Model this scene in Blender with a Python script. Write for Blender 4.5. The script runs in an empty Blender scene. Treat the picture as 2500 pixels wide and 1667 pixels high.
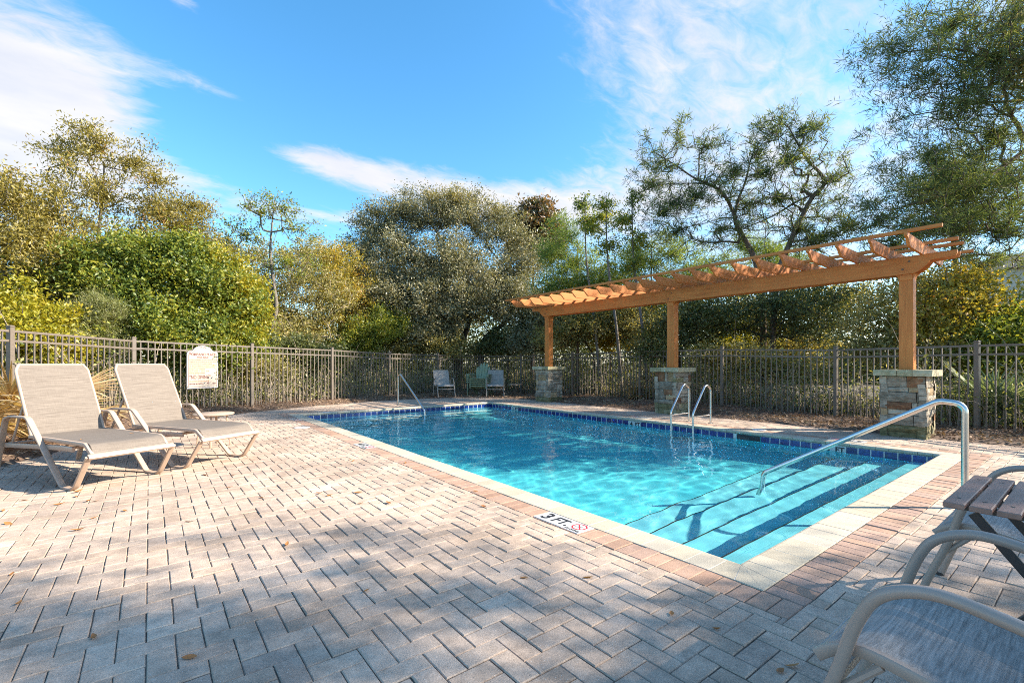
import bpy, math, random
import numpy as np
from mathutils import Vector

# ------------------------------------------------------------------ frame of reference
# world: x across the pool (0..PW), y along it (0..PL), z = 0 on the deck; origin at the near corner of the pool opening
SC = bpy.context.scene
COL = SC.collection
random.seed(7)
RNG = np.random.default_rng(7)
PW, PL = 5.45, 10.3
CX, CY, CZ, YAW = -2.777, -1.340, 1.2, math.radians(37.96)
SN, CS, FP, HY = math.sin(YAW), math.cos(YAW), 1135.6, 885.6


def at(px, d, z=0.0):            # bearing (as a column of the photo) and depth -> place in the world
    r = (px - 1250) / FP * d
    return np.array([CX + d * SN + r * CS, CY + d * CS - r * SN, z])


def zat(py, d):
    return CZ - (py - HY) * d / FP


def gnd(px, py, z=0.0):
    return at(px, FP * (CZ - z) / (py - HY), z)


# ------------------------------------------------------------------ camera
cam = bpy.data.cameras.new('camera')
cam_o = bpy.data.objects.new('camera', cam)
COL.objects.link(cam_o)
cam_o.location = (CX, CY, CZ)
cam_o.rotation_euler = (math.pi / 2, 0, -YAW)
cam.sensor_width = 36
cam.lens = FP / 2500 * 36
cam.shift_y = (HY - 833.5) / 2500
cam.clip_start = .02
cam.clip_end = 3000
SC.camera = cam_o

# ------------------------------------------------------------------ world, sun, exposure
SUN = Vector((1.27, -1.03, 1.0)).normalized()      # towards the sun
SUN_EL = math.asin(SUN.z)
SUN_AZ = math.atan2(SUN.x, SUN.y)
SUN_POWER, SKY_STRENGTH, EXPOSURE = 4.5, 0.115, 1.6
sun = bpy.data.lights.new('sun', 'SUN')
sun.energy = SUN_POWER
sun.angle = math.radians(.5)
sun.color = (1, .89, .74)
sun.cycles.is_caustics_light = True
sun_o = bpy.data.objects.new('sun', sun)
COL.objects.link(sun_o)
sun_o.rotation_euler = SUN.to_track_quat('Z', 'Y').to_euler()
SC.view_settings.view_transform = 'Standard'
SC.view_settings.look = 'None'
SC.view_settings.exposure = EXPOSURE
SC.view_settings.gamma = 1
SC.view_settings.use_curve_mapping = False
SC.cycles.use_denoising = False
SC.cycles.use_adaptive_sampling = False
SC.cycles.filter_width = 1.0
SC.cycles.max_bounces = 10
SC.cycles.diffuse_bounces = 4
SC.cycles.glossy_bounces = 4
SC.cycles.transmission_bounces = 8
SC.cycles.transparent_max_bounces = 12
SC.cycles.sample_clamp_indirect = 6
SC.cycles.caustics_reflective = False
SC.cycles.caustics_refractive = True

W = bpy.data.worlds.new('World')
SC.world = W
W.use_nodes = True
WN = W.node_tree
WN.nodes.clear()


class N:                          # terse node builder
    def __init__(s, nt):
        s.nt = nt

    def __call__(s, typ, props=None, **ins):
        n = s.nt.nodes.new(typ)
        for k, v in (props or {}).items():
            setattr(n, k, v)
        for k, v in ins.items():
            key = int(k[1:]) if k[0] == 'i' and k[1:].isdigit() else k.replace('_', ' ')
            sock = n.inputs[key]
            if isinstance(v, bpy.types.NodeSocket):
                s.nt.links.new(v, sock)
            else:
                if isinstance(v, (tuple, list)) and len(v) == 3 and sock.type == 'RGBA':
                    v = (*v, 1)
                sock.default_value = v
        return n

    def math(s, op, a, b=0.0, c=0.0, clamp=False):
        n = s.nt.nodes.new('ShaderNodeMath')
        n.operation = op
        n.use_clamp = clamp
        for i, v in enumerate((a, b, c)):
            if isinstance(v, bpy.types.NodeSocket):
                s.nt.links.new(v, n.inputs[i])
            else:
                n.inputs[i].default_value = v
        return n.outputs[0]

    def dot(s, a, v):
        n = s.nt.nodes.new('ShaderNodeVectorMath')
        n.operation = 'DOT_PRODUCT'
        s.nt.links.new(a, n.inputs[0])
        n.inputs[1].default_value = v
        return n.outputs['Value']

    def mix(s, f, a, b, blend='MIX'):
        n = s.nt.nodes.new('ShaderNodeMix')
        n.data_type = 'RGBA'
        n.blend_type = blend
        for idx, v in ((0, f), (6, a), (7, b)):
            if isinstance(v, bpy.types.NodeSocket):
                s.nt.links.new(v, n.inputs[idx])
            else:
                n.inputs[idx].default_value = (*v, 1) if isinstance(v, (tuple, list)) and len(v) == 3 else v
        return n.outputs[2]

    def ramp(s, f, stops, interp='LINEAR'):
        n = s.nt.nodes.new('ShaderNodeValToRGB')
        cr = n.color_ramp
        cr.interpolation = interp
        while len(cr.elements) < len(stops):
            cr.elements.new(0.5)
        for e, (p, c) in zip(cr.elements, stops):
            e.position = p
            e.color = (*c, 1) if len(c) == 3 else c
        s.nt.links.new(f, n.inputs[0])
        return n.outputs[0]


def build_world():
    n = N(WN)
    out = n('ShaderNodeOutputWorld')
    sky = n('ShaderNodeTexSky', dict(sky_type='NISHITA', sun_disc=False, sun_elevation=SUN_EL, sun_rotation=SUN_AZ,
                                     altitude=0, air_density=1.0, dust_density=.5, ozone_density=3.0))
    hsv = n('ShaderNodeHueSaturation', Hue=.490, Saturation=1.24, Value=1.02, Color=sky.outputs[0])
    geo = n('ShaderNodeTexCoord')
    D = geo.outputs['Generated']
    sep = n('ShaderNodeSeparateXYZ', Vector=D)
    zc = n.math('MAXIMUM', sep.outputs[2], 0.0)
    den = n.math('ADD', zc, .16)
    cx = n.math('DIVIDE', sep.outputs[0], den)
    cy = n.math('DIVIDE', sep.outputs[1], den)
    vec = n('ShaderNodeCombineXYZ', X=cx, Y=cy, Z=0.0)
    mp = n('ShaderNodeMapping', Vector=vec.outputs[0], Rotation=(0, 0, math.radians(28)), Scale=(1.0, 1.9, 1))
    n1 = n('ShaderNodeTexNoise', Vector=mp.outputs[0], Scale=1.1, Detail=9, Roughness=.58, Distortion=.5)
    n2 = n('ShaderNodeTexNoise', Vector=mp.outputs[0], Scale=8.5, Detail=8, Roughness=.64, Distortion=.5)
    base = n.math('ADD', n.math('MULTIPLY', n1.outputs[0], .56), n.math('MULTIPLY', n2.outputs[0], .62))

    def blob(px, py, a, b, rot, amp):     # cloud bank, or clear opening if amp is negative: angular centre, half-sizes, tilt
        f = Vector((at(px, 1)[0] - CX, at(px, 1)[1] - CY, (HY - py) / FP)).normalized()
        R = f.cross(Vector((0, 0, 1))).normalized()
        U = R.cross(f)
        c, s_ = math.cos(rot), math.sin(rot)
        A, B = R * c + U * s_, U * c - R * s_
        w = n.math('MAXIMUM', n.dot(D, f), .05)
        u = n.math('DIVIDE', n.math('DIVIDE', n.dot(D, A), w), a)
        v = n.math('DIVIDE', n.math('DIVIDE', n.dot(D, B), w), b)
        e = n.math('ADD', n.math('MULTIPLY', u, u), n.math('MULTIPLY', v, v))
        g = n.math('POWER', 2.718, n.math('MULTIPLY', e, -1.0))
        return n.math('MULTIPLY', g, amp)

    tot = None  # negative entries clear the raised cloud cover from the sky in view
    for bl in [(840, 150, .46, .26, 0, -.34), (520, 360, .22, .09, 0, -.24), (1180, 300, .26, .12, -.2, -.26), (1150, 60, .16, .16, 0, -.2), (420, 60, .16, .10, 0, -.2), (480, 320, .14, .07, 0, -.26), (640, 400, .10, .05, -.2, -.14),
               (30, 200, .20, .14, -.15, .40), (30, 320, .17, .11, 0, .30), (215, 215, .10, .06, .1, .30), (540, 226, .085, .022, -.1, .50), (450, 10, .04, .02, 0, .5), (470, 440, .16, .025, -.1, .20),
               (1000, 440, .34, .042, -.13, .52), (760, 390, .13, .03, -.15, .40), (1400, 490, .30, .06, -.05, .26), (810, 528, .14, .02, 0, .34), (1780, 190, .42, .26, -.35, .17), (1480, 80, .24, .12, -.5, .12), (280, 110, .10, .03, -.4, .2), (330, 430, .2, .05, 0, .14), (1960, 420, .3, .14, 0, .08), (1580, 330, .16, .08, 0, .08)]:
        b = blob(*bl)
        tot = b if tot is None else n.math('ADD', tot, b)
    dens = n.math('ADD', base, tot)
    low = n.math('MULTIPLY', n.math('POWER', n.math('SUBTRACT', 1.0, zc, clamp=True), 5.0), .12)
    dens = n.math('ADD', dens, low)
    cov = n('ShaderNodeMapRange', dict(interpolation_type='SMOOTHSTEP'), Value=dens, i1=.54, i2=1.0)  # cover raised across the unseen sky to give more neutral fill light
    fine = n('ShaderNodeTexNoise', Vector=mp.outputs[0], Scale=3.2, Detail=7, Roughness=.55)
    ccol = n.ramp(fine.outputs[0], [(.3, (2.45, 2.5, 2.75)), (.7, (3.1, 2.98, 2.9))])
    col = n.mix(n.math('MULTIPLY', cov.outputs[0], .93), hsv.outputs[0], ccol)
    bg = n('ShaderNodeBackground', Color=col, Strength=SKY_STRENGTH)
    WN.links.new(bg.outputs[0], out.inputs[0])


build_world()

# ------------------------------------------------------------------ helpers: objects
UP = np.array([0., 0., 1.])


def link(name, me, mat=None, parent=None, kind=None):
    o = bpy.data.objects.new(name, me)
    COL.objects.link(o)
    if mat is not None and me is not None and not me.materials:
        me.materials.append(mat)
    if parent is not None:
        o.parent = parent
    if kind:
        o['kind'] = kind
    return o


def mesh(name, V, F, smooth=False):
    me = bpy.data.meshes.new(name)
    me.from_pydata([tuple(map(float, v)) for v in V], [], [tuple(f) for f in F])
    if smooth:
        me.polygons.foreach_set('use_smooth', [True] * len(me.polygons))
    me.update()
    return me


def np_mesh(name, V, F, smooth=False):     # F: (n,k) index array, quick path for big meshes
    V = np.asarray(V, dtype=np.float32)
    F = np.asarray(F, dtype=np.int32)
    me = bpy.data.meshes.new(name)
    n, k = F.shape
    me.vertices.add(len(V))
    me.vertices.foreach_set('co', V.ravel())
    me.loops.add(n * k)
    me.loops.foreach_set('vertex_index', F.ravel())
    me.polygons.add(n)
    me.polygons.foreach_set('loop_start', np.arange(n, dtype=np.int32) * k)
    me.polygons.foreach_set('use_smooth', np.full(n, bool(smooth)))
    me.update(calc_edges=True)
    me.validate()
    return me


def thing(name, label, cat, loc=(0, 0, 0), rz=0.0, group=None):
    o = bpy.data.objects.new(name, None)
    COL.objects.link(o)
    o.empty_display_size = .1
    o.location = loc
    o.rotation_euler = (0, 0, rz)
    return tag(o, label, cat, group)


def tag(o, label, cat, group=None):
    o['label'] = label
    o['category'] = cat
    if group:
        o['group'] = group
    return o


def dup(root, loc, rz, label, group=None):
    r = root.copy()
    COL.objects.link(r)
    r.location = loc
    r.rotation_euler = (0, 0, rz)
    r['label'] = label
    if group:
        r['group'] = group
    for ch in list(root.children):
        c = ch.copy()
        COL.objects.link(c)
        c.parent = r
        for g in list(ch.children):
            d = g.copy()
            COL.objects.link(d)
            d.parent = c
    return r


class MB:                                   # collects simple shapes into one mesh
    def __init__(s):
        s.V, s.F = [], []

    def add(s, V, F):
        o = len(s.V)
        s.V += [tuple(map(float, v)) for v in V]
        s.F += [tuple(i + o for i in f) for f in F]
        return s

    def box(s, a, b, bev=0.0):
        (x0, y0, z0), (x1, y1, z1) = a, b
        if bev <= 0:
            return s.add([(x0, y0, z0), (x1, y0, z0), (x1, y1, z0), (x0, y1, z0), (x0, y0, z1), (x1, y0, z1), (x1, y1, z1), (x0, y1, z1)],
                         [(3, 2, 1, 0), (4, 5, 6, 7), (0, 1, 5, 4), (1, 2, 6, 5), (2, 3, 7, 6), (3, 0, 4, 7)])
        e = bev
        ring = lambda q, z: [(x0 + q, y0 + q, z), (x1 - q, y0 + q, z), (x1 - q, y1 - q, z), (x0 + q, y1 - q, z)]
        V = ring(e, z0) + ring(0, z0 + e) + ring(0, z1 - e) + ring(e, z1)
        F = [(3, 2, 1, 0), (12, 13, 14, 15)]
        for k in range(3):
            for i in range(4):
                j = (i + 1) % 4
                F.append((k * 4 + i, k * 4 + j, k * 4 + 4 + j, k * 4 + 4 + i))
        return s.add(V, F)

    def tube(s, pts, r, n=10, flat=None, cap=True, ref=None):
        """sweep: r radius (or list); flat=(w,t) gives a rounded flat bar with w along ref"""
        P = np.asarray(pts, float)
        m = len(P)
        T = np.zeros_like(P)
        T[1:-1] = P[2:] - P[:-2]
        T[0], T[-1] = P[1] - P[0], P[-1] - P[-2]
        T /= np.linalg.norm(T, axis=1)[:, None] + 1e-12
        if ref is None:
            a = np.array([1., 0, 0]) if abs(T[0][0]) < .8 else np.array([0, 1., 0])
        else:
            a = np.asarray(ref, float)
        rr = np.broadcast_to(np.asarray(r, float), (m,))
        V = []
        for i in range(m):
            u = a - T[i] * a.dot(T[i])
            u /= np.linalg.norm(u) + 1e-12
            if ref is None:
                a = u
            v = np.cross(T[i], u)
            for k in range(n):
                t = 2 * math.pi * (k + .5) / n
                c, q = math.cos(t), math.sin(t)
                if flat:
                    c = math.copysign(abs(c) ** .35, c) * flat[0] / 2
                    q = math.copysign(abs(q) ** .35, q) * flat[1] / 2
                else:
                    c, q = c * rr[i], q * rr[i]
                V.append(P[i] + u * c + v * q)
        F = []
        for i in range(m - 1):
            for k in range(n):
                j = (k + 1) % n
                F.append((i * n + k, i * n + j, (i + 1) * n + j, (i + 1) * n + k))
        if cap:
            F.append(tuple(range(n))[::-1])
            F.append(tuple((m - 1) * n + k for k in range(n)))
        return s.add(V, F)

    def prism(s, poly, lo, hi, axis):       # polygon in the other two axes, extruded along axis
        def p3(a, b, h):
            return {'x': (h, a, b), 'y': (a, h, b), 'z': (a, b, h)}[axis]
        n = len(poly)
        V = [p3(a, b, lo) for a, b in poly] + [p3(a, b, hi) for a, b in poly]
        F = [tuple(range(n))[::-1], tuple(range(n, 2 * n))]
        for i in range(n):
            j = (i + 1) % n
            F.append((i, j, n + j, n + i))
        return s.add(V, F)

    def build(s, name, mat, parent=None, smooth=False, kind=None):
        me = mesh(name, s.V, s.F, smooth)
        import bmesh
        bm = bmesh.new()
        bm.from_mesh(me)
        bmesh.ops.recalc_face_normals(bm, faces=bm.faces)
        bm.to_mesh(me)
        bm.free()
        if smooth:
            me.set_sharp_from_angle(angle=math.radians(42))
        return link(name, me, mat, parent, kind)


def arc_pts(pts, rad, n=6):                 # polyline with rounded corners
    P = [np.asarray(p, float) for p in pts]
    out = [P[0]]
    rads = rad if isinstance(rad, (list, tuple)) else [rad] * (len(P) - 2)
    for i in range(1, len(P) - 1):
        a, b, c = P[i - 1], P[i], P[i + 1]
        u, v = (a - b), (c - b)
        lu, lv = np.linalg.norm(u), np.linalg.norm(v)
        u, v = u / lu, v / lv
        ang = math.acos(np.clip(u.dot(v), -1, 1))
        t = min(rads[i - 1] / max(math.tan(ang / 2), 1e-3), lu * .49, lv * .49)
        p0, p1 = b + u * t, b + v * t
        for k in range(n + 1):
            q = k / n
            out.append((1 - q) ** 2 * p0 + 2 * q * (1 - q) * b + q * q * p1)
    out.append(P[-1])
    return out


def smooth_path(pts, n=6):                  # Catmull-Rom
    P = [np.asarray(p, float) for p in pts]
    P = [2 * P[0] - P[1]] + P + [2 * P[-1] - P[-2]]
    out = []
    for i in range(1, len(P) - 2):
        for k in range(n):
            t = k / n
            out.append(.5 * (2 * P[i] + (P[i + 1] - P[i - 1]) * t + (2 * P[i - 1] - 5 * P[i] + 4 * P[i + 1] - P[i + 2]) * t * t
                             + (3 * P[i] - P[i - 1] - 3 * P[i + 1] + P[i + 2]) * t ** 3))
    out.append(P[-2])
    return out


# ------------------------------------------------------------------ materials
def new_mat(name):
    m = bpy.data.materials.new(name)
    m.use_nodes = True
    nt = m.node_tree
    nt.nodes.clear()
    n = N(nt)
    out = n('ShaderNodeOutputMaterial')
    return m, n, out, nt


def pbsdf(n, out, nt, **k):
    b = n('ShaderNodeBsdfPrincipled', **k)
    nt.links.new(b.outputs[0], out.inputs[0])
    return b


def simple(name, col, rough=.5, metal=0.0, var=.12, scale=8.0, bump=.0, bscale=60.0, coords='Object', spec=.5):
    m, n, out, nt = new_mat(name)
    tc = n('ShaderNodeTexCoord')
    nz = n('ShaderNodeTexNoise', Vector=tc.outputs[coords], Scale=scale, Detail=6, Roughness=.6)
    lo = tuple(c * (1 - var) for c in col)
    hi = tuple(min(1, c * (1 + var)) for c in col)
    c = n.ramp(nz.outputs[0], [(.3, lo), (.7, hi)])
    kw = dict(Base_Color=c, Roughness=rough, Metallic=metal, Specular_IOR_Level=spec)
    if bump:
        nb = n('ShaderNodeTexNoise', Vector=tc.outputs[coords], Scale=bscale, Detail=4, Roughness=.6)
        kw['Normal'] = n('ShaderNodeBump', Strength=bump, Distance=.004, Height=nb.outputs[0]).outputs[0]
    pbsdf(n, out, nt, **kw)
    return m


def piece_random(n):                         # a random number per object and per loose piece
    oi = n('ShaderNodeObjectInfo')
    g = n('ShaderNodeNewGeometry')
    return n.math('FRACT', n.math('ADD', oi.outputs['Random'], g.outputs['Random Per Island'])), g.outputs['Position']


def paver_mat(name, stops, spots=True, stain=.5):
    m, n, out, nt = new_mat(name)
    rnd, pos = piece_random(n)
    col = n.ramp(rnd, stops)
    big = n('ShaderNodeTexNoise', Vector=pos, Scale=1.1, Detail=5, Roughness=.65)
    mid = n('ShaderNodeTexNoise', Vector=pos, Scale=14, Detail=6, Roughness=.7)
    fine = n('ShaderNodeTexNoise', Vector=pos, Scale=150, Detail=3, Roughness=.7)
    vor = n('ShaderNodeTexVoronoi', Vector=pos, Scale=110)
    st = n('ShaderNodeMapRange', Value=n.math('ADD', n.math('MULTIPLY', big.outputs[0], .6), n.math('MULTIPLY', mid.outputs[0], .4)), i1=.42, i2=.62, i3=1 - .45 * stain, i4=1.06)
    col = n.mix(1.0, col, st.outputs[0], 'MULTIPLY')
    sp = n('ShaderNodeMapRange', Value=fine.outputs[0], i1=.3, i2=.7, i3=.72, i4=1.22)
    col = n.mix(1.0, col, sp.outputs[0], 'MULTIPLY')
    if spots:
        k = n('ShaderNodeMapRange', Value=vor.outputs['Distance'], i1=.10, i2=.2, i3=1.0, i4=0.0)
        kk = n.math('MULTIPLY', k.outputs[0], n.math('GREATER_THAN', n('ShaderNodeSeparateColor', Color=vor.outputs['Color']).outputs[0], .80))
        col = n.mix(kk, col, (.62, .60, .56))
        kd = n.math('MULTIPLY', k.outputs[0], n.math('LESS_THAN', n('ShaderNodeSeparateColor', Color=vor.outputs['Color']).outputs[0], .14))
        col = n.mix(kd, col, (.08, .07, .065))
    h = n.math('ADD', n.math('MULTIPLY', fine.outputs[0], .6), n.math('MULTIPLY', mid.outputs[0], .4))
    bp = n('ShaderNodeBump', Strength=.55, Distance=.004, Height=h)
    pbsdf(n, out, nt, Base_Color=col, Roughness=.92, Normal=bp.outputs[0], Specular_IOR_Level=.25)
    return m


def leaf_mat(name, stops, trans=.42, gloss=.03, rough=.45):
    m, n, out, nt = new_mat(name)
    rnd, pos = piece_random(n)
    big = n('ShaderNodeTexNoise', Vector=pos, Scale=.9, Detail=3)
    f = n.math('ADD', n.math('MULTIPLY', rnd, .72), n.math('MULTIPLY', n.math('SUBTRACT', big.outputs[0], .5), 1.1))
    f = n.math('ADD', f, .14, clamp=True)
    col = n.ramp(f, stops)
    d = n('ShaderNodeBsdfDiffuse', Color=col)
    tcol = n.mix(1.0, col, (1.25, 1.15, .55), 'MULTIPLY')
    t = n('ShaderNodeBsdfTranslucent', Color=tcol)
    g = n('ShaderNodeBsdfGlossy', Color=(1, 1, 1), Roughness=rough)
    a = n('ShaderNodeMixShader', i0=trans, i1=d.outputs[0], i2=t.outputs[0])
    b = n('ShaderNodeMixShader', i0=gloss, i1=a.outputs[0], i2=g.outputs[0])
    nt.links.new(b.outputs[0], out.inputs[0])
    return m


def bark_mat(name, c0, c1):
    m, n, out, nt = new_mat(name)
    g = n('ShaderNodeNewGeometry')
    mp = n('ShaderNodeMapping', Vector=g.outputs['Position'], Scale=(1, 1, .3))
    a = n('ShaderNodeTexNoise', Vector=mp.outputs[0], Scale=22, Detail=6, Roughness=.7)
    col = n.ramp(a.outputs[0], [(.32, c0), (.68, c1)])
    bp = n('ShaderNodeBump', Strength=.8, Distance=.02, Height=a.outputs[0])
    pbsdf(n, out, nt, Base_Color=col, Roughness=.95, Normal=bp.outputs[0], Specular_IOR_Level=.2)
    return m


def wood_mat(name, c0, c1, axis, rough=.55):
    m, n, out, nt = new_mat(name)
    oi = n('ShaderNodeObjectInfo')
    tc = n('ShaderNodeTexCoord')
    off = n('ShaderNodeCombineXYZ', X=n.math('MULTIPLY', oi.outputs['Random'], 17.0), Y=0.0, Z=n.math('MULTIPLY', oi.outputs['Random'], 9.0))
    v = n('ShaderNodeVectorMath', dict(operation='ADD'), i0=tc.outputs['Object'], i1=off.outputs[0])
    sc = {'x': (1.2, 22, 22), 'y': (22, 1.2, 22), 'z': (22, 22, 1.2)}[axis]
    mp = n('ShaderNodeMapping', Vector=v.outputs[0], Scale=sc)
    a = n('ShaderNodeTexNoise', Vector=mp.outputs[0], Scale=1.4, Detail=7, Roughness=.62, Distortion=.4)
    b = n('ShaderNodeTexNoise', Vector=v.outputs[0], Scale=1.7, Detail=3)
    f = n.math('ADD', n.math('MULTIPLY', a.outputs[0], .75), n.math('MULTIPLY', b.outputs[0], .25))
    col = n.ramp(f, [(.34, c0), (.62, c1)])
    bp = n('ShaderNodeBump', Strength=.25, Distance=.004, Height=a.outputs[0])
    pbsdf(n, out, nt, Base_Color=col, Roughness=rough, Normal=bp.outputs[0], Specular_IOR_Level=.3)
    return m


def sling_mat(name, c0, c1, tint):
    m, n, out, nt = new_mat(name)
    tc = n('ShaderNodeTexCoord')
    mp = n('ShaderNodeMapping', Vector=tc.outputs['Object'], Scale=(4, 150, 150))
    a = n('ShaderNodeTexNoise', Vector=mp.outputs[0], Scale=1, Detail=4, Roughness=.6)
    mp2 = n('ShaderNodeMapping', Vector=tc.outputs['Object'], Scale=(420, 14, 14))
    b = n('ShaderNodeTexNoise', Vector=mp2.outputs[0], Scale=1, Detail=2)
    f = n.math('ADD', n.math('MULTIPLY', a.outputs[0], .7), n.math('MULTIPLY', b.outputs[0], .3))
    col = n.ramp(f, [(.36, c0), (.62, c1)])
    bl = n('ShaderNodeTexNoise', Vector=tc.outputs['Object'], Scale=4, Detail=4)
    col = n.mix(n.math('MULTIPLY', bl.outputs[0], .25), col, tint)
    bp = n('ShaderNodeBump', Strength=.3, Distance=.002, Height=f)
    pbsdf(n, out, nt, Base_Color=col, Roughness=.75, Normal=bp.outputs[0], Specular_IOR_Level=.25)
    return m


def stone_mat(name, c0, c1, c2):
    m, n, out, nt = new_mat(name)
    rnd, pos = piece_random(n)
    a = n('ShaderNodeTexNoise', Vector=pos, Scale=9, Detail=8, Roughness=.68)
    mp = n('ShaderNodeMapping', Vector=pos, Scale=(6, 6, 30))
    b = n('ShaderNodeTexNoise', Vector=mp.outputs[0], Scale=2, Detail=5, Roughness=.65)
    f = n.math('ADD', n.math('MULTIPLY', a.outputs[0], .55), n.math('MULTIPLY', b.outputs[0], .45))
    f = n.math('ADD', f, n.math('MULTIPLY', n.math('SUBTRACT', rnd, .5), .22))
    col = n.ramp(f, [(.34, c0), (.5, c1), (.66, c2)])
    bp = n('ShaderNodeBump', Strength=.8, Distance=.02, Height=f)
    pbsdf(n, out, nt, Base_Color=col, Roughness=.9, Normal=bp.outputs[0], Specular_IOR_Level=.25)
    return m


M = {}
M['paver'] = paver_mat('paver_concrete', [(0, (.48, .36, .27)), (.3, (.58, .44, .335)), (.6, (.53, .41, .32)), (.82, (.61, .47, .36)), (1, (.47, .365, .29))], stain=.85)
M['border'] = paver_mat('border_brick', [(0, (.38, .235, .165)), (.35, (.47, .305, .215)), (.7, (.40, .27, .21)), (1, (.50, .33, .235))], stain=.5)
M['coping'] = paver_mat('coping_travertine', [(0, (.45, .39, .29)), (.5, (.51, .445, .335)), (1, (.48, .425, .34))], spots=False, stain=.25)
M['sand'] = simple('joint_sand', (.10, .08, .062), .95, var=.6, scale=30)
M['mulch'] = simple('mulch_soil', (.13, .082, .055), .95, var=.55, scale=24, bump=.9, bscale=60)
M['litter'] = leaf_mat('pine_straw', [(0, (.07, .042, .028)), (.3, (.17, .10, .06)), (.6, (.30, .20, .125)), (.85, (.42, .32, .22)), (1, (.22, .10, .04))], .12, .02, .6)
M['forest_floor'] = simple('forest_floor', (.07, .055, .03), .95, var=.5, scale=2)
M['grout'] = simple('white_grout', (.6, .58, .53), .8, var=.1)
M['bronze'] = simple('bronze_powder_coat', (.155, .128, .103), .42, var=.12, scale=30)
M['steel'] = simple('brushed_steel', (.62, .60, .57), .24, metal=1.0, var=.08, scale=40)
M['taupe'] = simple('beige_frame_paint', (.43, .315, .235), .42, var=.06, scale=14)
M['grey_taupe'] = simple('taupe_frame_paint', (.33, .27, .225), .38, var=.06, scale=14)
M['sling'] = sling_mat('beige_sling', (0.123, 0.100, 0.081), (0.217, 0.183, 0.151), (0.162, 0.136, 0.115))
M['sling_grey'] = sling_mat('grey_sling', (.17, .158, .142), (.43, .395, .355), (.30, .28, .255))
M['cedar_x'] = wood_mat('cedar_across', (.45, .140, .030), (.63, .225, .054), 'x')
M['cedar_y'] = wood_mat('cedar_along', (.45, .140, .030), (.63, .225, .054), 'y')
M['cedar_z'] = wood_mat('cedar_upright', (.45, .140, .030), (.63, .225, .054), 'z')
M['slat'] = wood_mat('faux_wood_slat', (.27, .155, .115), (.36, .22, .165), 'x', .6)
M['bolt'] = simple('bolt_head', (.14, .075, .04), .5, var=.2)
M['dark_metal'] = simple('dark_metal', (.045, .042, .042), .4, var=.2)
M['stone_grey'] = stone_mat('grey_ledgestone', (0.148, 0.125, 0.092), (0.308, 0.265, 0.207), (0.479, 0.416, 0.321))
M['stone_brown'] = stone_mat('brown_ledgestone', (.10, .05, .03), (.24, .125, .065), (.34, .20, .12))
M['stone_tan'] = stone_mat('tan_ledgestone', (0.228, 0.161, 0.088), (0.388, 0.281, 0.163), (0.502, 0.385, 0.246))
M['stone_moss'] = stone_mat('mossy_ledgestone', (0.097, 0.088, 0.040), (0.217, 0.187, 0.097), (0.376, 0.333, 0.224))
M['stone_cap'] = stone_mat('cap_stone', (0.228, 0.203, 0.106), (0.388, 0.348, 0.220), (0.536, 0.478, 0.343))
M['mortar'] = simple('mortar', (.06, .055, .05), .95, var=.3)
M['white_tile'] = simple('white_tile', (.50, .50, .49), .35, var=.06, scale=18)
M['black_ink'] = simple('black_ink', (.02, .02, .022), .5, var=.1)
M['red_ink'] = simple('red_ink', (.55, .02, .03), .5, var=.1)
M['brown_ink'] = simple('brown_ink', (.14, .035, .03), .6, var=.1)
M['ochre_ink'] = simple('ochre_ink', (.42, .20, .09), .6, var=.1)
M['sign_board'] = simple('sign_board', (.42, .365, .30), .5, var=.03)
M['sign_rim'] = simple('sign_rim', (.47, .45, .44), .5, var=.03)
M['lid'] = simple('white_plastic', (.72, .72, .70), .45, var=.06)
M['green_plastic'] = simple('sage_green_plastic', (.24, .29, .18), .5, var=.08)
M['stucco'] = simple('stucco', (.5, .45, .36), .9, var=.08)
M['roof'] = simple('roof', (.16, .13, .11), .9, var=.2)
M['dry_leaf'] = leaf_mat('fallen_leaf', [(0, (.20, .07, .02)), (.5, (.36, .15, .04)), (1, (.42, .22, .07))], .15, .05)
M['frond_dry'] = leaf_mat('dry_frond', [(0, (.30, .17, .06)), (.4, (.50, .33, .14)), (.7, (.62, .47, .27)), (1, (.42, .34, .06))], .3, .05)
M['frond_green'] = leaf_mat('green_frond', [(0, (.06, .10, .05)), (.5, (.13, .19, .10)), (1, (.25, .30, .18))], .3, .04)
M['bark_grey'] = bark_mat('grey_bark', (.10, .085, .07), (.26, .23, .195))
M['bark_dark'] = bark_mat('dark_bark', (.025, .02, .016), (.085, .07, .056))
M['bark_pine'] = bark_mat('pine_bark', (.08, .058, .045), (.26, .20, .16))
M['twig'] = bark_mat('dry_twig', (.18, .14, .10), (.48, .40, .31))
M['leaf_olive'] = leaf_mat('olive_leaf', [(0, (.11, .10, .03)), (.35, (.25, .215, .05)), (.62, (.36, .29, .062)), (.85, (.31, .27, .07)), (1, (.38, .165, .045))])
M['leaf_green'] = leaf_mat('broad_green_leaf', [(0, (.05, .09, .022)), (.3, (.12, .18, .034)), (.6, (.24, .28, .042)), (1, (.42, .37, .04))], gloss=.025)
M['leaf_yellow'] = leaf_mat('yellow_green_leaf', [(0, (.15, .17, .02)), (.5, (.34, .32, .025)), (1, (.48, .38, .035))])
M['leaf_feather'] = leaf_mat('feathery_leaf', [(0, (.13, .16, .05)), (.5, (.25, .27, .09)), (1, (.36, .34, .15))])
M['leaf_oak'] = leaf_mat('live_oak_leaf', [(0, (.08, .085, .04)), (.35, (.19, .19, .10)), (.7, (.29, .275, .16)), (1, (.40, .34, .18))], trans=.32, gloss=.04)
M['leaf_dark'] = leaf_mat('dark_oak_leaf', [(0, (.04, .065, .026)), (.5, (.12, .15, .055)), (1, (.26, .26, .09))], trans=.38)
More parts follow.
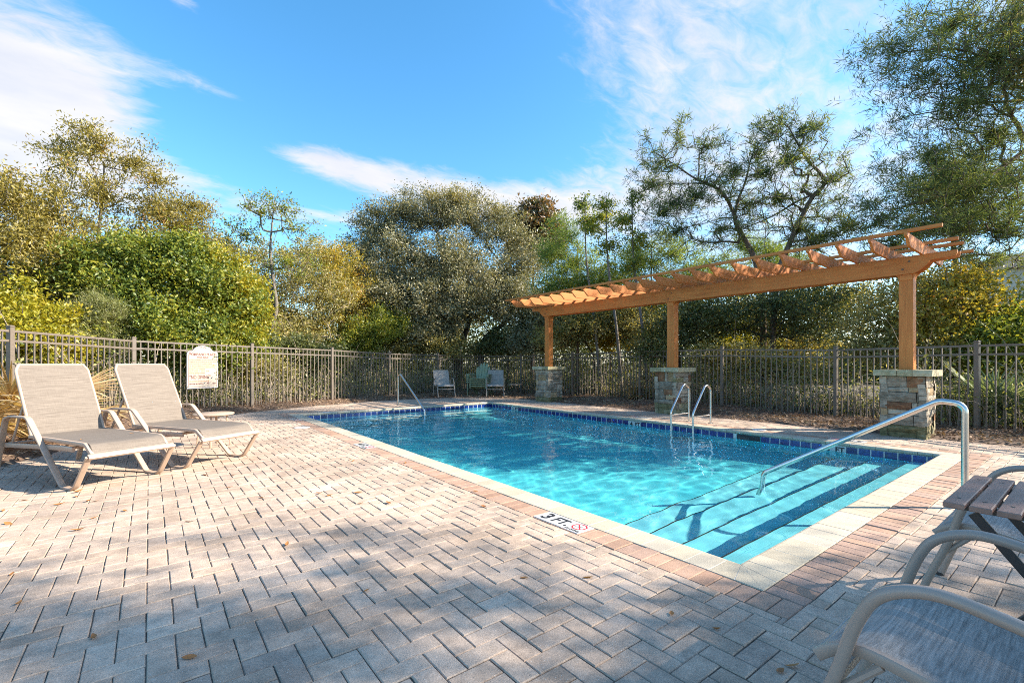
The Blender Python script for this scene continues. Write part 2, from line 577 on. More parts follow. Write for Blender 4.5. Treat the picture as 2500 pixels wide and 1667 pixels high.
M['leaf_magnolia'] = leaf_mat('magnolia_leaf', [(0, (0.046, 0.059, 0.024)), (.4, (0.092, 0.092, 0.034)), (.7, (0.211, 0.112, 0.040)), (1, (0.264, 0.145, 0.059))], gloss=.05)
M['leaf_gold'] = leaf_mat('autumn_leaf', [(0, (.15, .17, .04)), (.4, (.33, .29, .06)), (.75, (.52, .40, .04)), (1, (.45, .21, .06))])
M['leaf_thicket'] = leaf_mat('thicket_leaf', [(0, (0.120, 0.125, 0.044)), (.4, (0.276, 0.263, 0.088)), (.75, (0.432, 0.375, 0.143)), (1, (0.504, 0.400, 0.154))])
M['needle'] = leaf_mat('pine_needle', [(0, (.05, .085, .036)), (.45, (.12, .175, .06)), (.8, (.23, .27, .085)), (1, (.34, .34, .12))], trans=.4)
M['needle_bright'] = leaf_mat('young_pine_needle', [(0, (.09, .16, .04)), (.5, (.21, .30, .06)), (1, (.38, .40, .10))], trans=.42)
M['leaf_far'] = leaf_mat('far_wood_leaf', [(0, (0.030, 0.045, 0.017)), (.5, (0.075, 0.096, 0.031)), (.85, (0.165, 0.160, 0.049)), (1, (0.255, 0.224, 0.070))], trans=.2, gloss=.02)
M['leaf_under'] = leaf_mat('undergrowth_leaf', [(0, (0.042, 0.056, 0.018)), (.3, (0.108, 0.138, 0.037)), (.55, (0.240, 0.263, 0.066)), (.8, (0.408, 0.362, 0.132)), (1, (0.576, 0.500, 0.264))], trans=.35)
M['leaf_brush'] = leaf_mat('dry_brush', [(0, (0.079, 0.066, 0.040)), (.35, (0.185, 0.152, 0.079)), (.65, (0.330, 0.264, 0.158)), (1, (0.172, 0.185, 0.059))], trans=.25)


def plaster_mat():
    m, n, out, nt = new_mat('pool_plaster')
    g = n('ShaderNodeNewGeometry')
    a = n('ShaderNodeTexNoise', Vector=g.outputs['Position'], Scale=1.6, Detail=5, Roughness=.6)
    b = n('ShaderNodeTexNoise', Vector=g.outputs['Position'], Scale=60, Detail=3)
    f = n.math('ADD', n.math('MULTIPLY', a.outputs[0], .75), n.math('MULTIPLY', b.outputs[0], .25))
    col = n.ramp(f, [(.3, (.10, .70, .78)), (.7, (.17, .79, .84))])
    pbsdf(n, out, nt, Base_Color=col, Roughness=.8)
    return m


def tile_mat():
    m, n, out, nt = new_mat('cobalt_tile')
    rnd, pos = piece_random(n)
    a = n('ShaderNodeTexNoise', Vector=pos, Scale=26, Detail=5, Roughness=.65)
    f = n.math('ADD', n.math('MULTIPLY', a.outputs[0], .8), n.math('MULTIPLY', rnd, .2))
    col = n.ramp(f, [(.35, (.004, .012, .075)), (.55, (.010, .035, .19)), (.75, (.03, .10, .33))])
    pbsdf(n, out, nt, Base_Color=col, Roughness=.16)
    return m


def water_mat():
    m, n, out, nt = new_mat('pool_water')
    g = n('ShaderNodeBsdfGlass', Color=(.84, .975, 1.0), Roughness=0.0, IOR=1.33)
    nt.links.new(g.outputs[0], out.inputs[0])
    ab = n('ShaderNodeVolumeAbsorption', Color=(.10, .80, .95), Density=.75)
    return m


M['plaster'], M['tile'], M['water'] = plaster_mat(), tile_mat(), water_mat()
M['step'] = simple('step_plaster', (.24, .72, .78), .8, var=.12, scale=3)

# ------------------------------------------------------------------ ground, mulch bed, deck base
DECK = [(-6.5, -6), (-5.2, -4), (-4.75, 3.5), (-4.45, 5.6), (-4.05, 6.8), (-3.55, 7.9), (-2.65, 9.5), (-1.75, 10.7), (-.9, 11.45), (.7, 12.25),
        (2.5, 12.75), (4.7, 12.8), (5.8, 12.25), (6.6, 11.4), (7.05, 10.4), (7.05, -6)]
FENCE_CAM = [(-7.9, 4.95, 1.74), (-7.98, 7.4, 1.725), (-8.05, 9.9, 1.68), (-6.71, 12.0, 1.632), (-5.477, 14.15, 1.60), (-4.283, 16.25, 1.53), (-2.92, 18.3, 1.522),
             (-1.379, 20.2, 1.511), (.358, 18.5, 1.49), (2.18, 16.75, 1.532), (3.99, 14.5, 1.57), (5.556, 12.3, 1.564), (7.17, 10.3, 1.50), (8.2, 8.2, 1.522), (9.1, 5.9, 1.52)]
FENCE = []
for r, d, T in FENCE_CAM:
    p = at(1250 + r / d * FP, d)
    FENCE.append((p[0], p[1], T))
FA = np.array(FENCE)


def seg_dist(P, poly, closed=True):
    A = np.array(poly)
    B = np.roll(A, -1, 0) if closed else A[1:]
    A = A if closed else A[:-1]
    best = np.full(len(P), 1e9)
    for a, b in zip(A, B):
        ab = b - a
        t = np.clip(((P - a) @ ab) / (ab @ ab), 0, 1)
        best = np.minimum(best, np.linalg.norm(P - (a + t[:, None] * ab), axis=1))
    return best


def inside(P, poly):
    x, y = P[:, 0], P[:, 1]
    c = np.zeros(len(P), bool)
    n = len(poly)
    for i in range(n):
        (x0, y0), (x1, y1) = poly[i], poly[(i + 1) % n]
        cond = ((y0 > y) != (y1 > y))
        with np.errstate(divide='ignore', invalid='ignore'):
            xi = (x1 - x0) * (y - y0) / (y1 - y0 + 1e-12) + x0
        c ^= cond & (x < xi)
    return c


def ground_z(P):
    P = np.atleast_2d(P)[:, :2]
    ins = inside(P, DECK)
    dd = seg_dist(P, DECK)
    w = 1 / (((P[:, None, :] - FA[None, :, :2]) ** 2).sum(2) + .4) ** 2
    hz = (w * (FA[None, :, 2] - 1.52)).sum(1) / w.sum(1)
    s = np.clip(dd / 1.1, 0, 1)
    s = s * s * (3 - 2 * s)
    lump = .03 * np.sin(P[:, 0] * 3.1 + 1.3 * np.sin(P[:, 1] * 2.2)) * np.sin(P[:, 1] * 2.7 + P[:, 0])
    z = np.minimum(.012 + dd * .25, .03) + (hz + lump) * s
    return np.where(ins, -.006, z)


def build_ground():
    x0, x1, y0, y1, st = -15.0, 17.0, -9.0, 25.0, .125
    xs = np.arange(x0, x1 + 1e-6, st)
    ys = np.arange(y0, y1 + 1e-6, st)
    X, Y = np.meshgrid(xs, ys, indexing='ij')
    P = np.stack([X.ravel(), Y.ravel()], 1)
    Z = ground_z(P)
    edge = np.minimum.reduce([P[:, 0] - x0, x1 - P[:, 0], P[:, 1] - y0, y1 - P[:, 1]])
    Z = Z * np.clip(edge / 2, 0, 1)
    V = np.column_stack([P, Z])
    nx, ny = len(xs), len(ys)
    I, J = np.meshgrid(np.arange(nx - 1), np.arange(ny - 1), indexing='ij')
    a = (I * ny + J).ravel()
    F = np.stack([a, a + ny, a + ny + 1, a + 1], 1)
    c = V[F].mean(1)
    hole = (c[:, 0] > -.18) & (c[:, 0] < PW + .18) & (c[:, 1] > -.18) & (c[:, 1] < PL + .18)
    F, c = F[~hole], c[~hole]
    ins = inside(c[:, :2], DECK)
    fd = seg_dist(c[:, :2], FA[:, :2], False)
    out_far = (~ins) & (fd > 2.0) & (seg_dist(c[:, :2], DECK) > 3.2)
    me = np_mesh('ground', V, F, True)
    for k in ('mulch', 'sand', 'forest_floor'):
        me.materials.append(M[k])
    me.polygons.foreach_set('material_index', np.where(ins, 1, np.where(out_far, 2, 0)).astype(np.int32))
    g = link('ground', me, None, None, 'structure')
    g['label'] = 'brown mulch bed and leaf strewn soil around the paved pool deck'
    R = 900
    b = MB()
    for (ax, ay, bx, by) in [(-R, -R, R, y0), (-R, y1, R, R), (-R, y0, x0, y1), (x1, y0, R, y1)]:
        b.add([(ax, ay, 0), (bx, ay, 0), (bx, by, 0), (ax, by, 0)], [(0, 1, 2, 3)])
    b.build('forest_floor', M['forest_floor'], None, kind='structure')


build_ground()

# ------------------------------------------------------------------ paved deck
BO = .22          # coping width
BB = .42          # outer edge of the brick border
deck = thing('pool_deck', 'herringbone deck of pinkish grey concrete pavers around the pool', 'deck')
deck['kind'] = 'structure'
del deck['category']


def paver_geo(w, h, bev=.006, dep=.035):
    hw, hh = w / 2, h / 2
    r = lambda q, z: [(-hw + q, -hh + q, z), (hw - q, -hh + q, z), (hw - q, hh - q, z), (-hw + q, hh - q, z)]
    V = np.array(r(0, -dep) + r(0, -bev) + r(bev * .9, 0))
    F = [(8, 9, 10, 11)]
    for k in range(2):
        for i in range(4):
            j = (i + 1) % 4
            F.append((k * 4 + i, k * 4 + j, k * 4 + 4 + j, k * 4 + 4 + i))
    return V, np.array(F)


def view_px(p):
    dx, dy = p[0] - CX, p[1] - CY
    d = dx * SN + dy * CS
    r = dx * CS - dy * SN
    if d < .3:
        return None
    return 1250 + r / d * FP, HY + (CZ - p[2]) / d * FP, d


def emit_rects(rects, parent, name, mat, nmax, bev, gap=.005, zj=.0016, tilt=.006, dep=.035):
    """rects: (x0,x1,y0,y1); the nmax nearest in view become parts, the rest one joined part"""
    info = []
    for R in rects:
        c = ((R[0] + R[1]) / 2, (R[2] + R[3]) / 2, 0)
        q = view_px(c)
        vis = q is not None and -80 < q[0] < 2580 and q[1] < 1760
        info.append((q[2] if vis else 1e6, R, c))
    info.sort(key=lambda t: t[0])
    cache = {}
    BV, BF, off = [], [], 0
    for i, (d, R, c) in enumerate(info):
        g = gap * random.uniform(.6, 1.7)
        w, h = R[1] - R[0] - g, R[3] - R[2] - g * random.uniform(.7, 1.3)
        if w < .012 or h < .012:
            continue
        rot = (random.gauss(0, tilt), random.gauss(0, tilt), random.gauss(0, .004))
        z = random.gauss(0, zj)
        if i < nmax and d < 1e5:
            key = (round(w, 3), round(h, 3))
            if key not in cache:
                V, F = paver_geo(*key, bev, dep)
                cache[key] = mesh(name, V, F)
                cache[key].materials.append(mat)
            o = link(name, cache[key], None, parent)
            o.location = (c[0], c[1], z)
            o.rotation_euler = rot
        else:
            V, F = paver_geo(w, h, bev, dep)
            V = V.copy()
            V[:, 2] += V[:, 0] * rot[1] - V[:, 1] * rot[0] + z
            V[:, :2] += c[:2]
            BV.append(V)
            BF.append(F + off)
            off += len(V)
    if BV:
        me = np_mesh(name + 's', np.concatenate(BV), np.concatenate(BF))
        link(name + 's', me, mat, parent, 'stuff')


def build_deck():
    a = .1
    rects = []
    for i in range(-66, 74):
        for j in range(-62, 132):
            m = (i - j) % 4
            if m == 0:
                R = (i * a, i * a + 2 * a, j * a, j * a + a)
            elif m == 3:
                R = (i * a, i * a + a, j * a, j * a + 2 * a)
            else:
                continue
            x0, x1, y0, y1 = R
            rects.append((x0 + .013, x1 + .013, y0 + .007, y1 + .007))
    C = np.array([((r[0] + r[1]) / 2, (r[2] + r[3]) / 2) for r in rects])
    keep = inside(C, DECK)
    X0, X1, Y0, Y1 = -BB, PW + BB, -BB, PL + BB
    out = []
    for r, k in zip(rects, keep):
        if not k:
            continue
        x0, x1, y0, y1 = r
        if x1 <= X0 or x0 >= X1 or y1 <= Y0 or y0 >= Y1:
            out.append(r)
            continue
        opts = [(x0, min(x1, X0), y0, y1), (max(x0, X1), x1, y0, y1), (x0, x1, y0, min(y1, Y0)), (x0, x1, max(y0, Y1), y1)]
        opts = [o for o in opts if o[1] - o[0] > .015 and o[3] - o[2] > .015]
        if opts:
            best = max(opts, key=lambda o: (o[1] - o[0]) * (o[3] - o[2]))
            out.append(best)
            for o in opts:                      # a second cut piece where the paver turns a corner
                ox = min(o[1], best[1]) - max(o[0], best[0])
                oy = min(o[3], best[3]) - max(o[2], best[2])
                if o is best:
                    continue
                if best[1] - best[0] < x1 - x0 - 1e-6:      # best is an x-cut
                    q = (best[1], o[1], o[2], o[3]) if best[0] == x0 else (o[0], best[0], o[2], o[3])
                else:
                    q = (o[0], o[1], best[3], o[3]) if best[2] == y0 else (o[0], o[1], o[2], best[2])
                if q[1] - q[0] > .015 and q[3] - q[2] > .015:
                    out.append(q)
    emit_rects(out, deck, 'paver', M['paver'], 300, .0045, gap=.0034)
    # brick border: soldier course round the coping
    br = []
    bw = .1035
    for lo, hi, side in ((-BB, PL + BB, 'L'), (-BB, PL + BB, 'R'), (-BO, PW + BO, 'N'), (-BO, PW + BO, 'F')):
        nb = round((hi - lo) / bw)
        for k in range(nb):
            s0, s1 = lo + (hi - lo) * k / nb, lo + (hi - lo) * (k + 1) / nb
            if side == 'L':
                br.append((-BB, -BO - .004, s0, s1))
            elif side == 'R':
                br.append((PW + BO + .004, PW + BB, s0, s1))
            elif side == 'N':
                br.append((s0, s1, -BB, -BO - .004))
            else:
                br.append((s0, s1, PL + BO + .004, PL + BB))
    emit_rects(br, deck, 'brick', M['border'], 280, .005, gap=.004)


build_deck()

# ------------------------------------------------------------------ pool: basin, steps, tiles, coping, water
WZ = -.135
pool = thing('pool_basin', 'rectangular swimming pool with cream coping and cobalt waterline tiles', 'pool')
pool['kind'] = 'structure'
del pool['category']
receivers = []


def fdepth(y):
    return -.95 - .12 * math.sin(math.pi * min(max((y - 1.8) / (PL - 3.6), 0), 1))


def build_pool():
    T = .16
    b = MB()
    b.box((-T, -T, -1.5), (0, PL + T, -.052)).box((PW, -T, -1.5), (PW + T, PL + T, -.052))
    b.box((0, -T, -1.5), (PW, 0, -.052)).box((0, PL, -1.5), (PW, PL + T, -.052))
    receivers.append(b.build('wall', M['plaster'], pool))
    b = MB()
    ny = 24
    V, F = [], []
    for k in range(ny + 1):
        y = PL * k / ny
        V += [(0, y, fdepth(y)), (PW, y, fdepth(y))]
        if k:
            F.append((2 * k - 2, 2 * k - 1, 2 * k + 1, 2 * k))
    b.add(V, F)
    receivers.append(b.build('floor', M['plaster'], pool, True))
    # steps at both ends: treads with a dark nosing line
    zs = [-.20, -.44, -.68, -.92]
    edges = [.33, .76, 1.2, 1.62]
    for end in (0, 1):
        prev = 0
        for z, e in zip(zs, edges):
            y0, y1 = (0 if prev == 0 else prev, e)
            yy = (y0, y1) if end == 0 else (PL - y1, PL - y0)
            receivers.append(MB().box((0.002, yy[0], -1.3), (PW - .002, yy[1], z)).build('step', M['step'], pool))
            nl = (e - .010, e + .003) if end == 0 else (PL - e - .003, PL - e + .010)
            receivers.append(MB().box((.003, nl[0], z - .011), (PW - .003, nl[1], z + .003)).build('step_nosing', M['black_ink'], pool))
            prev = e
    # waterline tiles
    tw = PL / 67
    tm = {}
    marks = {('R', 7), ('R', 8), ('R', 31), ('R', 32), ('R', 58), ('R', 59)}
    tile_me = mb_mesh(MB().box((-.0700, -.008, -.075), (.0700, .008, .075), .002), 'tile')
    tile_me.materials.append(M['tile'])
    wtile = mb_mesh(MB().box((-.0745, -.008, -.075), (.0745, .008, .075), .002), 'tile')
    wtile.materials.append(M['white_tile'])
    for side in 'LRNF':
        L = PL if side in 'LR' else PW
        nt_ = 67 if side in 'LR' else 35
        p = L / nt_
        for k in range(nt_):
            s = (k + .5) * p
            if side == 'R' and 2.30 < s < 2.72:
                continue
            o = link('marker_tile' if (side, k) in marks else 'tile', wtile if (side, k) in marks else tile_me, None, pool)
            loc, rz = {'L': ((.004, s), -math.pi / 2), 'R': ((PW - .004, s), math.pi / 2), 'N': ((s, .004), 0), 'F': ((s, PL - .004), 0)}[side]
            o.location = (loc[0], loc[1], -.13)
            o.rotation_euler = (0, 0, rz)
            receivers.append(o)
    for side in 'LRNF':
        g = .0105
        b = MB()
        if side == 'L':
            b.box((0, 0, -.205), (g, PL, -.0525))
        elif side == 'R':
            b.box((PW - g, 0, -.205), (PW, 2.30, -.0525)).box((PW - g, 2.72, -.205), (PW, PL, -.0525))
        elif side == 'N':
            b.box((g, 0, -.205), (PW - g, g, -.0525))
        else:
            b.box((g, PL - g, -.205), (PW - g, PL, -.0525))
        receivers.append(b.build('tile_grout', M['grout'], pool))
    b = MB().box((PW - .006, 2.31, -.20), (PW - .001, 2.71, -.055))
    b.build('skimmer_mouth', M['black_ink'], pool)
    b = MB().box((PW - .011, 2.50, -.19), (PW - .0065, 2.69, -.10))
    b.build('skimmer_flap', M['dark_metal'], pool)
    # coping: bullnose pieces, mitred at the corners
    prof = [(BO, -.045), (BO, -.004), (BO - .004, 0), (.0, 0), (-.014, -.004), (-.023, -.014), (-.026, -.026), (-.023, -.038), (-.014, -.048), (0, -.052)]
    for side in 'LRNF':
        L = PL if side in 'LR' else PW
        lo, hi = -BO, L + BO
        nb = round((hi - lo) / .155)
        for k in range(nb):
            s0 = lo + (hi - lo) * k / nb + .0028
            s1 = lo + (hi - lo) * (k + 1) / nb - .0028
            V = []
            zz = random.gauss(0, .0007)
            for s in (s0, s1):
                for (o, z) in prof:
                    sc = min(max(s, -o + .002), L + o - .002)
                    if side == 'L':
                        V.append((-o, sc, z + zz))
                    elif side == 'R':
                        V.append((PW + o, sc, z + zz))
                    elif side == 'N':
                        V.append((sc, -o, z + zz))
                    else:
                        V.append((sc, PL + o, z + zz))
            n = len(prof)
            F = [(i, (i + 1) % n, n + (i + 1) % n, n + i) for i in range(n)] + [tuple(range(n))[::-1], tuple(range(n, 2 * n))]
            MB().add(V, F).build('coping_tile', M['coping'], pool)
    b = MB()
    for (a0, a1, b0, b1) in ((-BO + .004, -.002, -BO + .004, PL + BO - .004), (PW + .002, PW + BO - .004, -BO + .004, PL + BO - .004), (0, PW, -BO + .004, -.002), (0, PW, PL + .002, PL + BO - .004)):
        b.box((a0, b0, -.05), (a1, b1, -.0016))
    b.build('coping_bed', M['grout'], pool)
    # water
    nx, ny = 190, 360
    X, Y = np.meshgrid(np.linspace(.003, PW - .003, nx), np.linspace(.003, PL - .003, ny), indexing='ij')
    Z = np.zeros_like(X)
    rg = np.random.default_rng(3)
    for k in range(70):
        L = rg.uniform(.10, .55) if k > 14 else rg.uniform(.7, 1.6)
        th = rg.normal(math.radians(100), 1.0)
        amp = (.0011 if k > 14 else .0008) * L ** 1.1 * rg.uniform(.4, 1.2)
        ph = rg.uniform(0, 6.28)
        q = 2 * math.pi / L * (X * math.cos(th) + Y * math.sin(th)) + ph
        w = .5 + .5 * np.sin(2 * math.pi / rg.uniform(2, 5) * (X * math.cos(ph) + Y * math.sin(ph)) + ph * 2)
        Z += amp * np.sin(q) * (.4 + .8 * w)
    V = np.stack([X, Y, Z + WZ], -1).reshape(-1, 3)
    I, J = np.meshgrid(np.arange(nx - 1), np.arange(ny - 1), indexing='ij')
    a = (I * ny + J).ravel()
    F = np.stack([a, a + ny, a + ny + 1, a + 1], 1)
    me = np_mesh('water', V, F, True)
    o = link('water', me, M['water'], None, 'structure')
    o['label'] = 'clear turquoise pool water with small ripples'
    o.cycles.is_caustics_caster = True
    for r in receivers:
        r.cycles.is_caustics_receiver = True


def mb_mesh(mb, name, smooth=False):
    me = mesh(name, mb.V, mb.F, smooth)
    import bmesh
    bm = bmesh.new()
    bm.from_mesh(me)
    bmesh.ops.recalc_face_normals(bm, faces=bm.faces)
    bm.to_mesh(me)
    bm.free()
    return me


build_pool()


# ------------------------------------------------------------------ lettering
def text_mesh(txt, size, align='CENTER', width=None, bold=.0, depth=.0008):
    cu = bpy.data.curves.new('lettering', 'FONT')
    cu.body = txt
    cu.size = size
    cu.align_x = align
    cu.align_y = 'CENTER'
    cu.extrude = depth
    cu.offset = bold
    cu.resolution_u = 3
    o = bpy.data.objects.new('lettering', cu)
    COL.objects.link(o)
    dg = bpy.context.evaluated_depsgraph_get()
    me = bpy.data.meshes.new_from_object(o.evaluated_get(dg))
    bpy.data.objects.remove(o)
    bpy.data.curves.remove(cu)
    n = len(me.vertices)
    co = np.zeros(n * 3, np.float32)
    me.vertices.foreach_get('co', co)
    co = co.reshape(-1, 3)
    if n and width:
        w = co[:, 0].max() - co[:, 0].min()
        co[:, 0] *= width / w
        me.vertices.foreach_set('co', co.ravel())
    me.materials.clear()
    return me


def lettering(txt, size, mat, parent, loc, rot=(0, 0, 0), **k):
    me = text_mesh(txt, size, **k)
    o = link('lettering', me, mat, parent)
    o.location = loc
    o.rotation_euler = rot
    return o


# waterline depth markers (on the marker tiles of the far long side)
for y, num in ((1.230, '3'), (4.919, '4'), (9.070, '3')):
    rot = (math.pi / 2, 0, -math.pi / 2)
    lettering(num, .125, M['black_ink'], pool, (PW - .0128, y + .078, -.118), rot, bold=.004)
    lettering('FT', .112, M['black_ink'], pool, (PW - .0128, y - .078, -.118), rot, bold=.004)


def deck_marker(x, y, rz, num, label):
    t = thing('depth_marker', label, 'depth marker', (x, y, .0035), rz, 'white depth marker tiles set in the deck')
    for k in range(3):
        MB().box((-.2375 + k * .1585 + .001, -.088, -.012), (-.2375 + (k + 1) * .1585 - .001, .088, .0), .0015).build('tile', M['white_tile'], t)
    lettering(num, .17, M['black_ink'], t, (-.16, -.004, .0006), bold=.004)
    lettering('FT.', .15, M['black_ink'], t, (-.005, -.004, .0006), bold=.003, width=.155)
    b = MB()
    R0, R1 = .062, .051
    o8 = [(math.cos(math.pi / 8 + k * math.pi / 4), math.sin(math.pi / 8 + k * math.pi / 4)) for k in range(8)]
    for k in range(8):
        j = (k + 1) % 8
        b.prism([(o8[k][0] * R0, o8[k][1] * R0), (o8[j][0] * R0, o8[j][1] * R0), (o8[j][0] * R1, o8[j][1] * R1), (o8[k][0] * R1, o8[k][1] * R1)], .0001, .0012, 'z')
    b.prism([(-.039, .033), (-.033, .039), (.039, -.033), (.033, -.039)], .0002, .0014, 'z')
    ring = b.build('no_diving_symbol', M['red_ink'], t)
    ring.location = (.158, .018, 0)
    d = MB()
    d.prism([(-.032, -.012), (.004, .010), (.02, .014), (.004, .002), (-.03, -.018)], .0001, .0008, 'z')
    d.prism([(.018, .012), (.026, .012), (.026, .019), (.018, .019)], .0001, .0008, 'z')
    dv = d.build('diver_figure', M['black_ink'], t)
    dv.location = (.158, .014, 0)
    lettering('NO DIVING', .03, M['black_ink'], t, (.158, -.064, .0006), bold=.0006, width=.135)
    return t


deck_marker(-.319, 1.19, -math.pi / 2, '3', 'white 3 FT no diving marker in the brick border nearest the camera')
deck_marker(-.319, 5.28, -math.pi / 2, '4', 'white 4 FT marker in the brick border beside the lounger foot ends')
deck_marker(-.319, 9.31, -math.pi / 2, '3', 'white depth marker in the brick border by the far left pool corner')
deck_marker(PW + .319, 1.15, math.pi / 2, '3', 'white depth marker across the pool between near pillar and pool')
deck_marker(PW + .319, 5.0, math.pi / 2, '4', 'white depth marker across the pool in front of the middle pillar')


def skimmer_lid(x, y, r, label):
    t = thing('skimmer_lid', label, 'lid', (x, y, 0), 0, 'round white lids set in the deck')
    n = 28
    b = MB()
    for (ra, rb, z0, z1) in ((0, r - .012, 0.0, .006), (r - .010, r, 0.0, .008)):
        V, F = [], []
        for k in range(n):
            a = 2 * math.pi * k / n
            for rr, z in ((ra, z1), (rb, z1), (rb + .002, z0)):
                V.append((rr * math.cos(a), rr * math.sin(a), z))
        for k in range(n):
            j = (k + 1) % n
            F += [(3 * k, 3 * k + 1, 3 * j + 1, 3 * j), (3 * k + 1, 3 * k + 2, 3 * j + 2, 3 * j + 1)]
        b = MB().add(V, F)
        b.build('cover' if ra == 0 else 'rim', M['lid'], t)
    MB().box((-.03, -.008, .006), (.03, .008, .0075)).build('finger_slot', M['dark_metal'], t)


skimmer_lid(-.545, 7.85, .13, 'round white lid set in the pavers beside the left pool edge')
skimmer_lid(5.82, 2.5, .115, 'round white lid in the deck behind the skimmer mouth')


# ------------------------------------------------------------------ steel rails
def handrail(x, y0, sgn, label):
    t = thing('handrail', label, 'handrail', (x, y0, 0), 0 if sgn > 0 else math.pi, 'steel stair handrails at the pool ends')
    path = arc_pts([(0, 0, -.05), (0, 0, .86), (0, .16, .875), (0, 1.60, -.01), (0, 1.66, -.60)], [.17, .12, .09], 8)
    MB().tube(path, .0245, 14).build('tube', M['steel'], t, True)
    V, F = [], []
    MB().tube([(0, 0, -.01), (0, 0, .008)], .055, 18).build('escutcheon', M['steel'], t, True)


handrail(2.55, -.61, 1, 'long stainless steel handrail sloping into the pool beside the slatted table')
handrail(2.75, PL + .66, -1, 'stainless steel handrail at the far end of the pool by the lone sling chair')


def ladder():
    t = thing('pool_ladder', 'twin arched stainless steel ladder rails in front of the middle stone pillar', 'pool ladder', (0, 0, 0))
    for y in (3.50, 3.97):
        path = arc_pts([(PW - .10, y, -.95), (PW - .10, y, .24), (5.80, y, .78), (5.985, y, .70), (5.985, y, -.05)], [.14, .12, .10], 8)
        MB().tube(path, .0215, 12).build('rail', M['steel'], t, True)
        MB().tube([(PW - .08, y, .17), (5.985, y, .17)], .012, 8).build('brace', M['steel'], t, True)
        MB().tube([(5.985, y, -.01), (5.985, y, .008)], .05, 16).build('escutcheon', M['steel'], t, True)
    for z in (-.35, -.6, -.85):
        MB().box((PW - .15, 3.52, z - .02), (PW - .06, 3.95, z + .01), .006).build('tread', M['white_tile'], t)


ladder()


# ------------------------------------------------------------------ fences
def fence(idx, label, first_post):
    p0 = FA[idx[0]]
    t = thing('picket_fence', label, 'fence', (0, 0, 0), 0, 'bronze metal fences enclosing the pool')
    posts = idx if first_post else idx[1:]
    hp = 1.56
    pm = mb_mesh(MB().box((-.034, -.034, -.1), (.034, .034, hp), .004), 'post')
    cm = mb_mesh(MB().box((-.04, -.04, hp), (.04, .04, hp + .02), .006).prism([(-.03, -.03), (.03, -.03), (.03, .03), (-.03, .03)], hp + .02, hp + .032, 'z'), 'post_cap')
    km = mb_mesh(MB().box((-.0095, -.0095, 0), (.0095, .0095, 1.50)), 'picket')
    for m_ in (pm, cm, km):
        m_.materials.append(M['bronze'])
    for a, b in zip(idx[:-1], idx[1:]):
        A, B = FA[a], FA[b]
        ang = math.atan2(B[1] - A[1], B[0] - A[0])
        L = math.hypot(B[0] - A[0], B[1] - A[1])
        u = np.array([math.cos(ang), math.sin(ang)])
        nrm = np.array([-u[1], u[0]])
        for h in (1.50, 1.345):
            V = []
            for q, P in ((.034, A), (-.034, B)):
                c = P[:2] + u * q
                z = P[2] - 1.52 + h
                for dn, dz in ((-.016, -.018), (.016, -.018), (.016, .018), (-.016, .018)):
                    V.append((c[0] + nrm[0] * dn, c[1] + nrm[1] * dn, z + dz))
            MB().add(V, [(0, 3, 2, 1), (4, 5, 6, 7), (0, 1, 5, 4), (1, 2, 6, 5), (2, 3, 7, 6), (3, 0, 4, 7)]).build('rail', M['bronze'], t)
        n = max(2, round(L / .122))
        for k in range(1, n):
            f = k / n
            p = A * (1 - f) + B * f
            o = link('picket', km, None, t)
            o.location = (p[0], p[1], p[2] - 1.52 - .0)
            o.rotation_euler = (random.gauss(0, .003), random.gauss(0, .003), ang)
    for i in posts:
        j = i + 1 if i + 1 < len(FA) else i - 1
        ang = math.atan2(FA[j][1] - FA[i][1], FA[j][0] - FA[i][0])
        o = link('post', pm, None, t)
        o.location = (FA[i][0], FA[i][1], FA[i][2] - 1.52)
        o.rotation_euler = (0, 0, ang)
        c = link('post_cap', cm, None, o)
    return t


fence(list(range(0, 8)), 'sunlit bronze picket fence running behind the loungers and the rules sign', True)
fence(list(range(7, 15)), 'shaded bronze picket fence running behind the stone pillars and pergola', False)


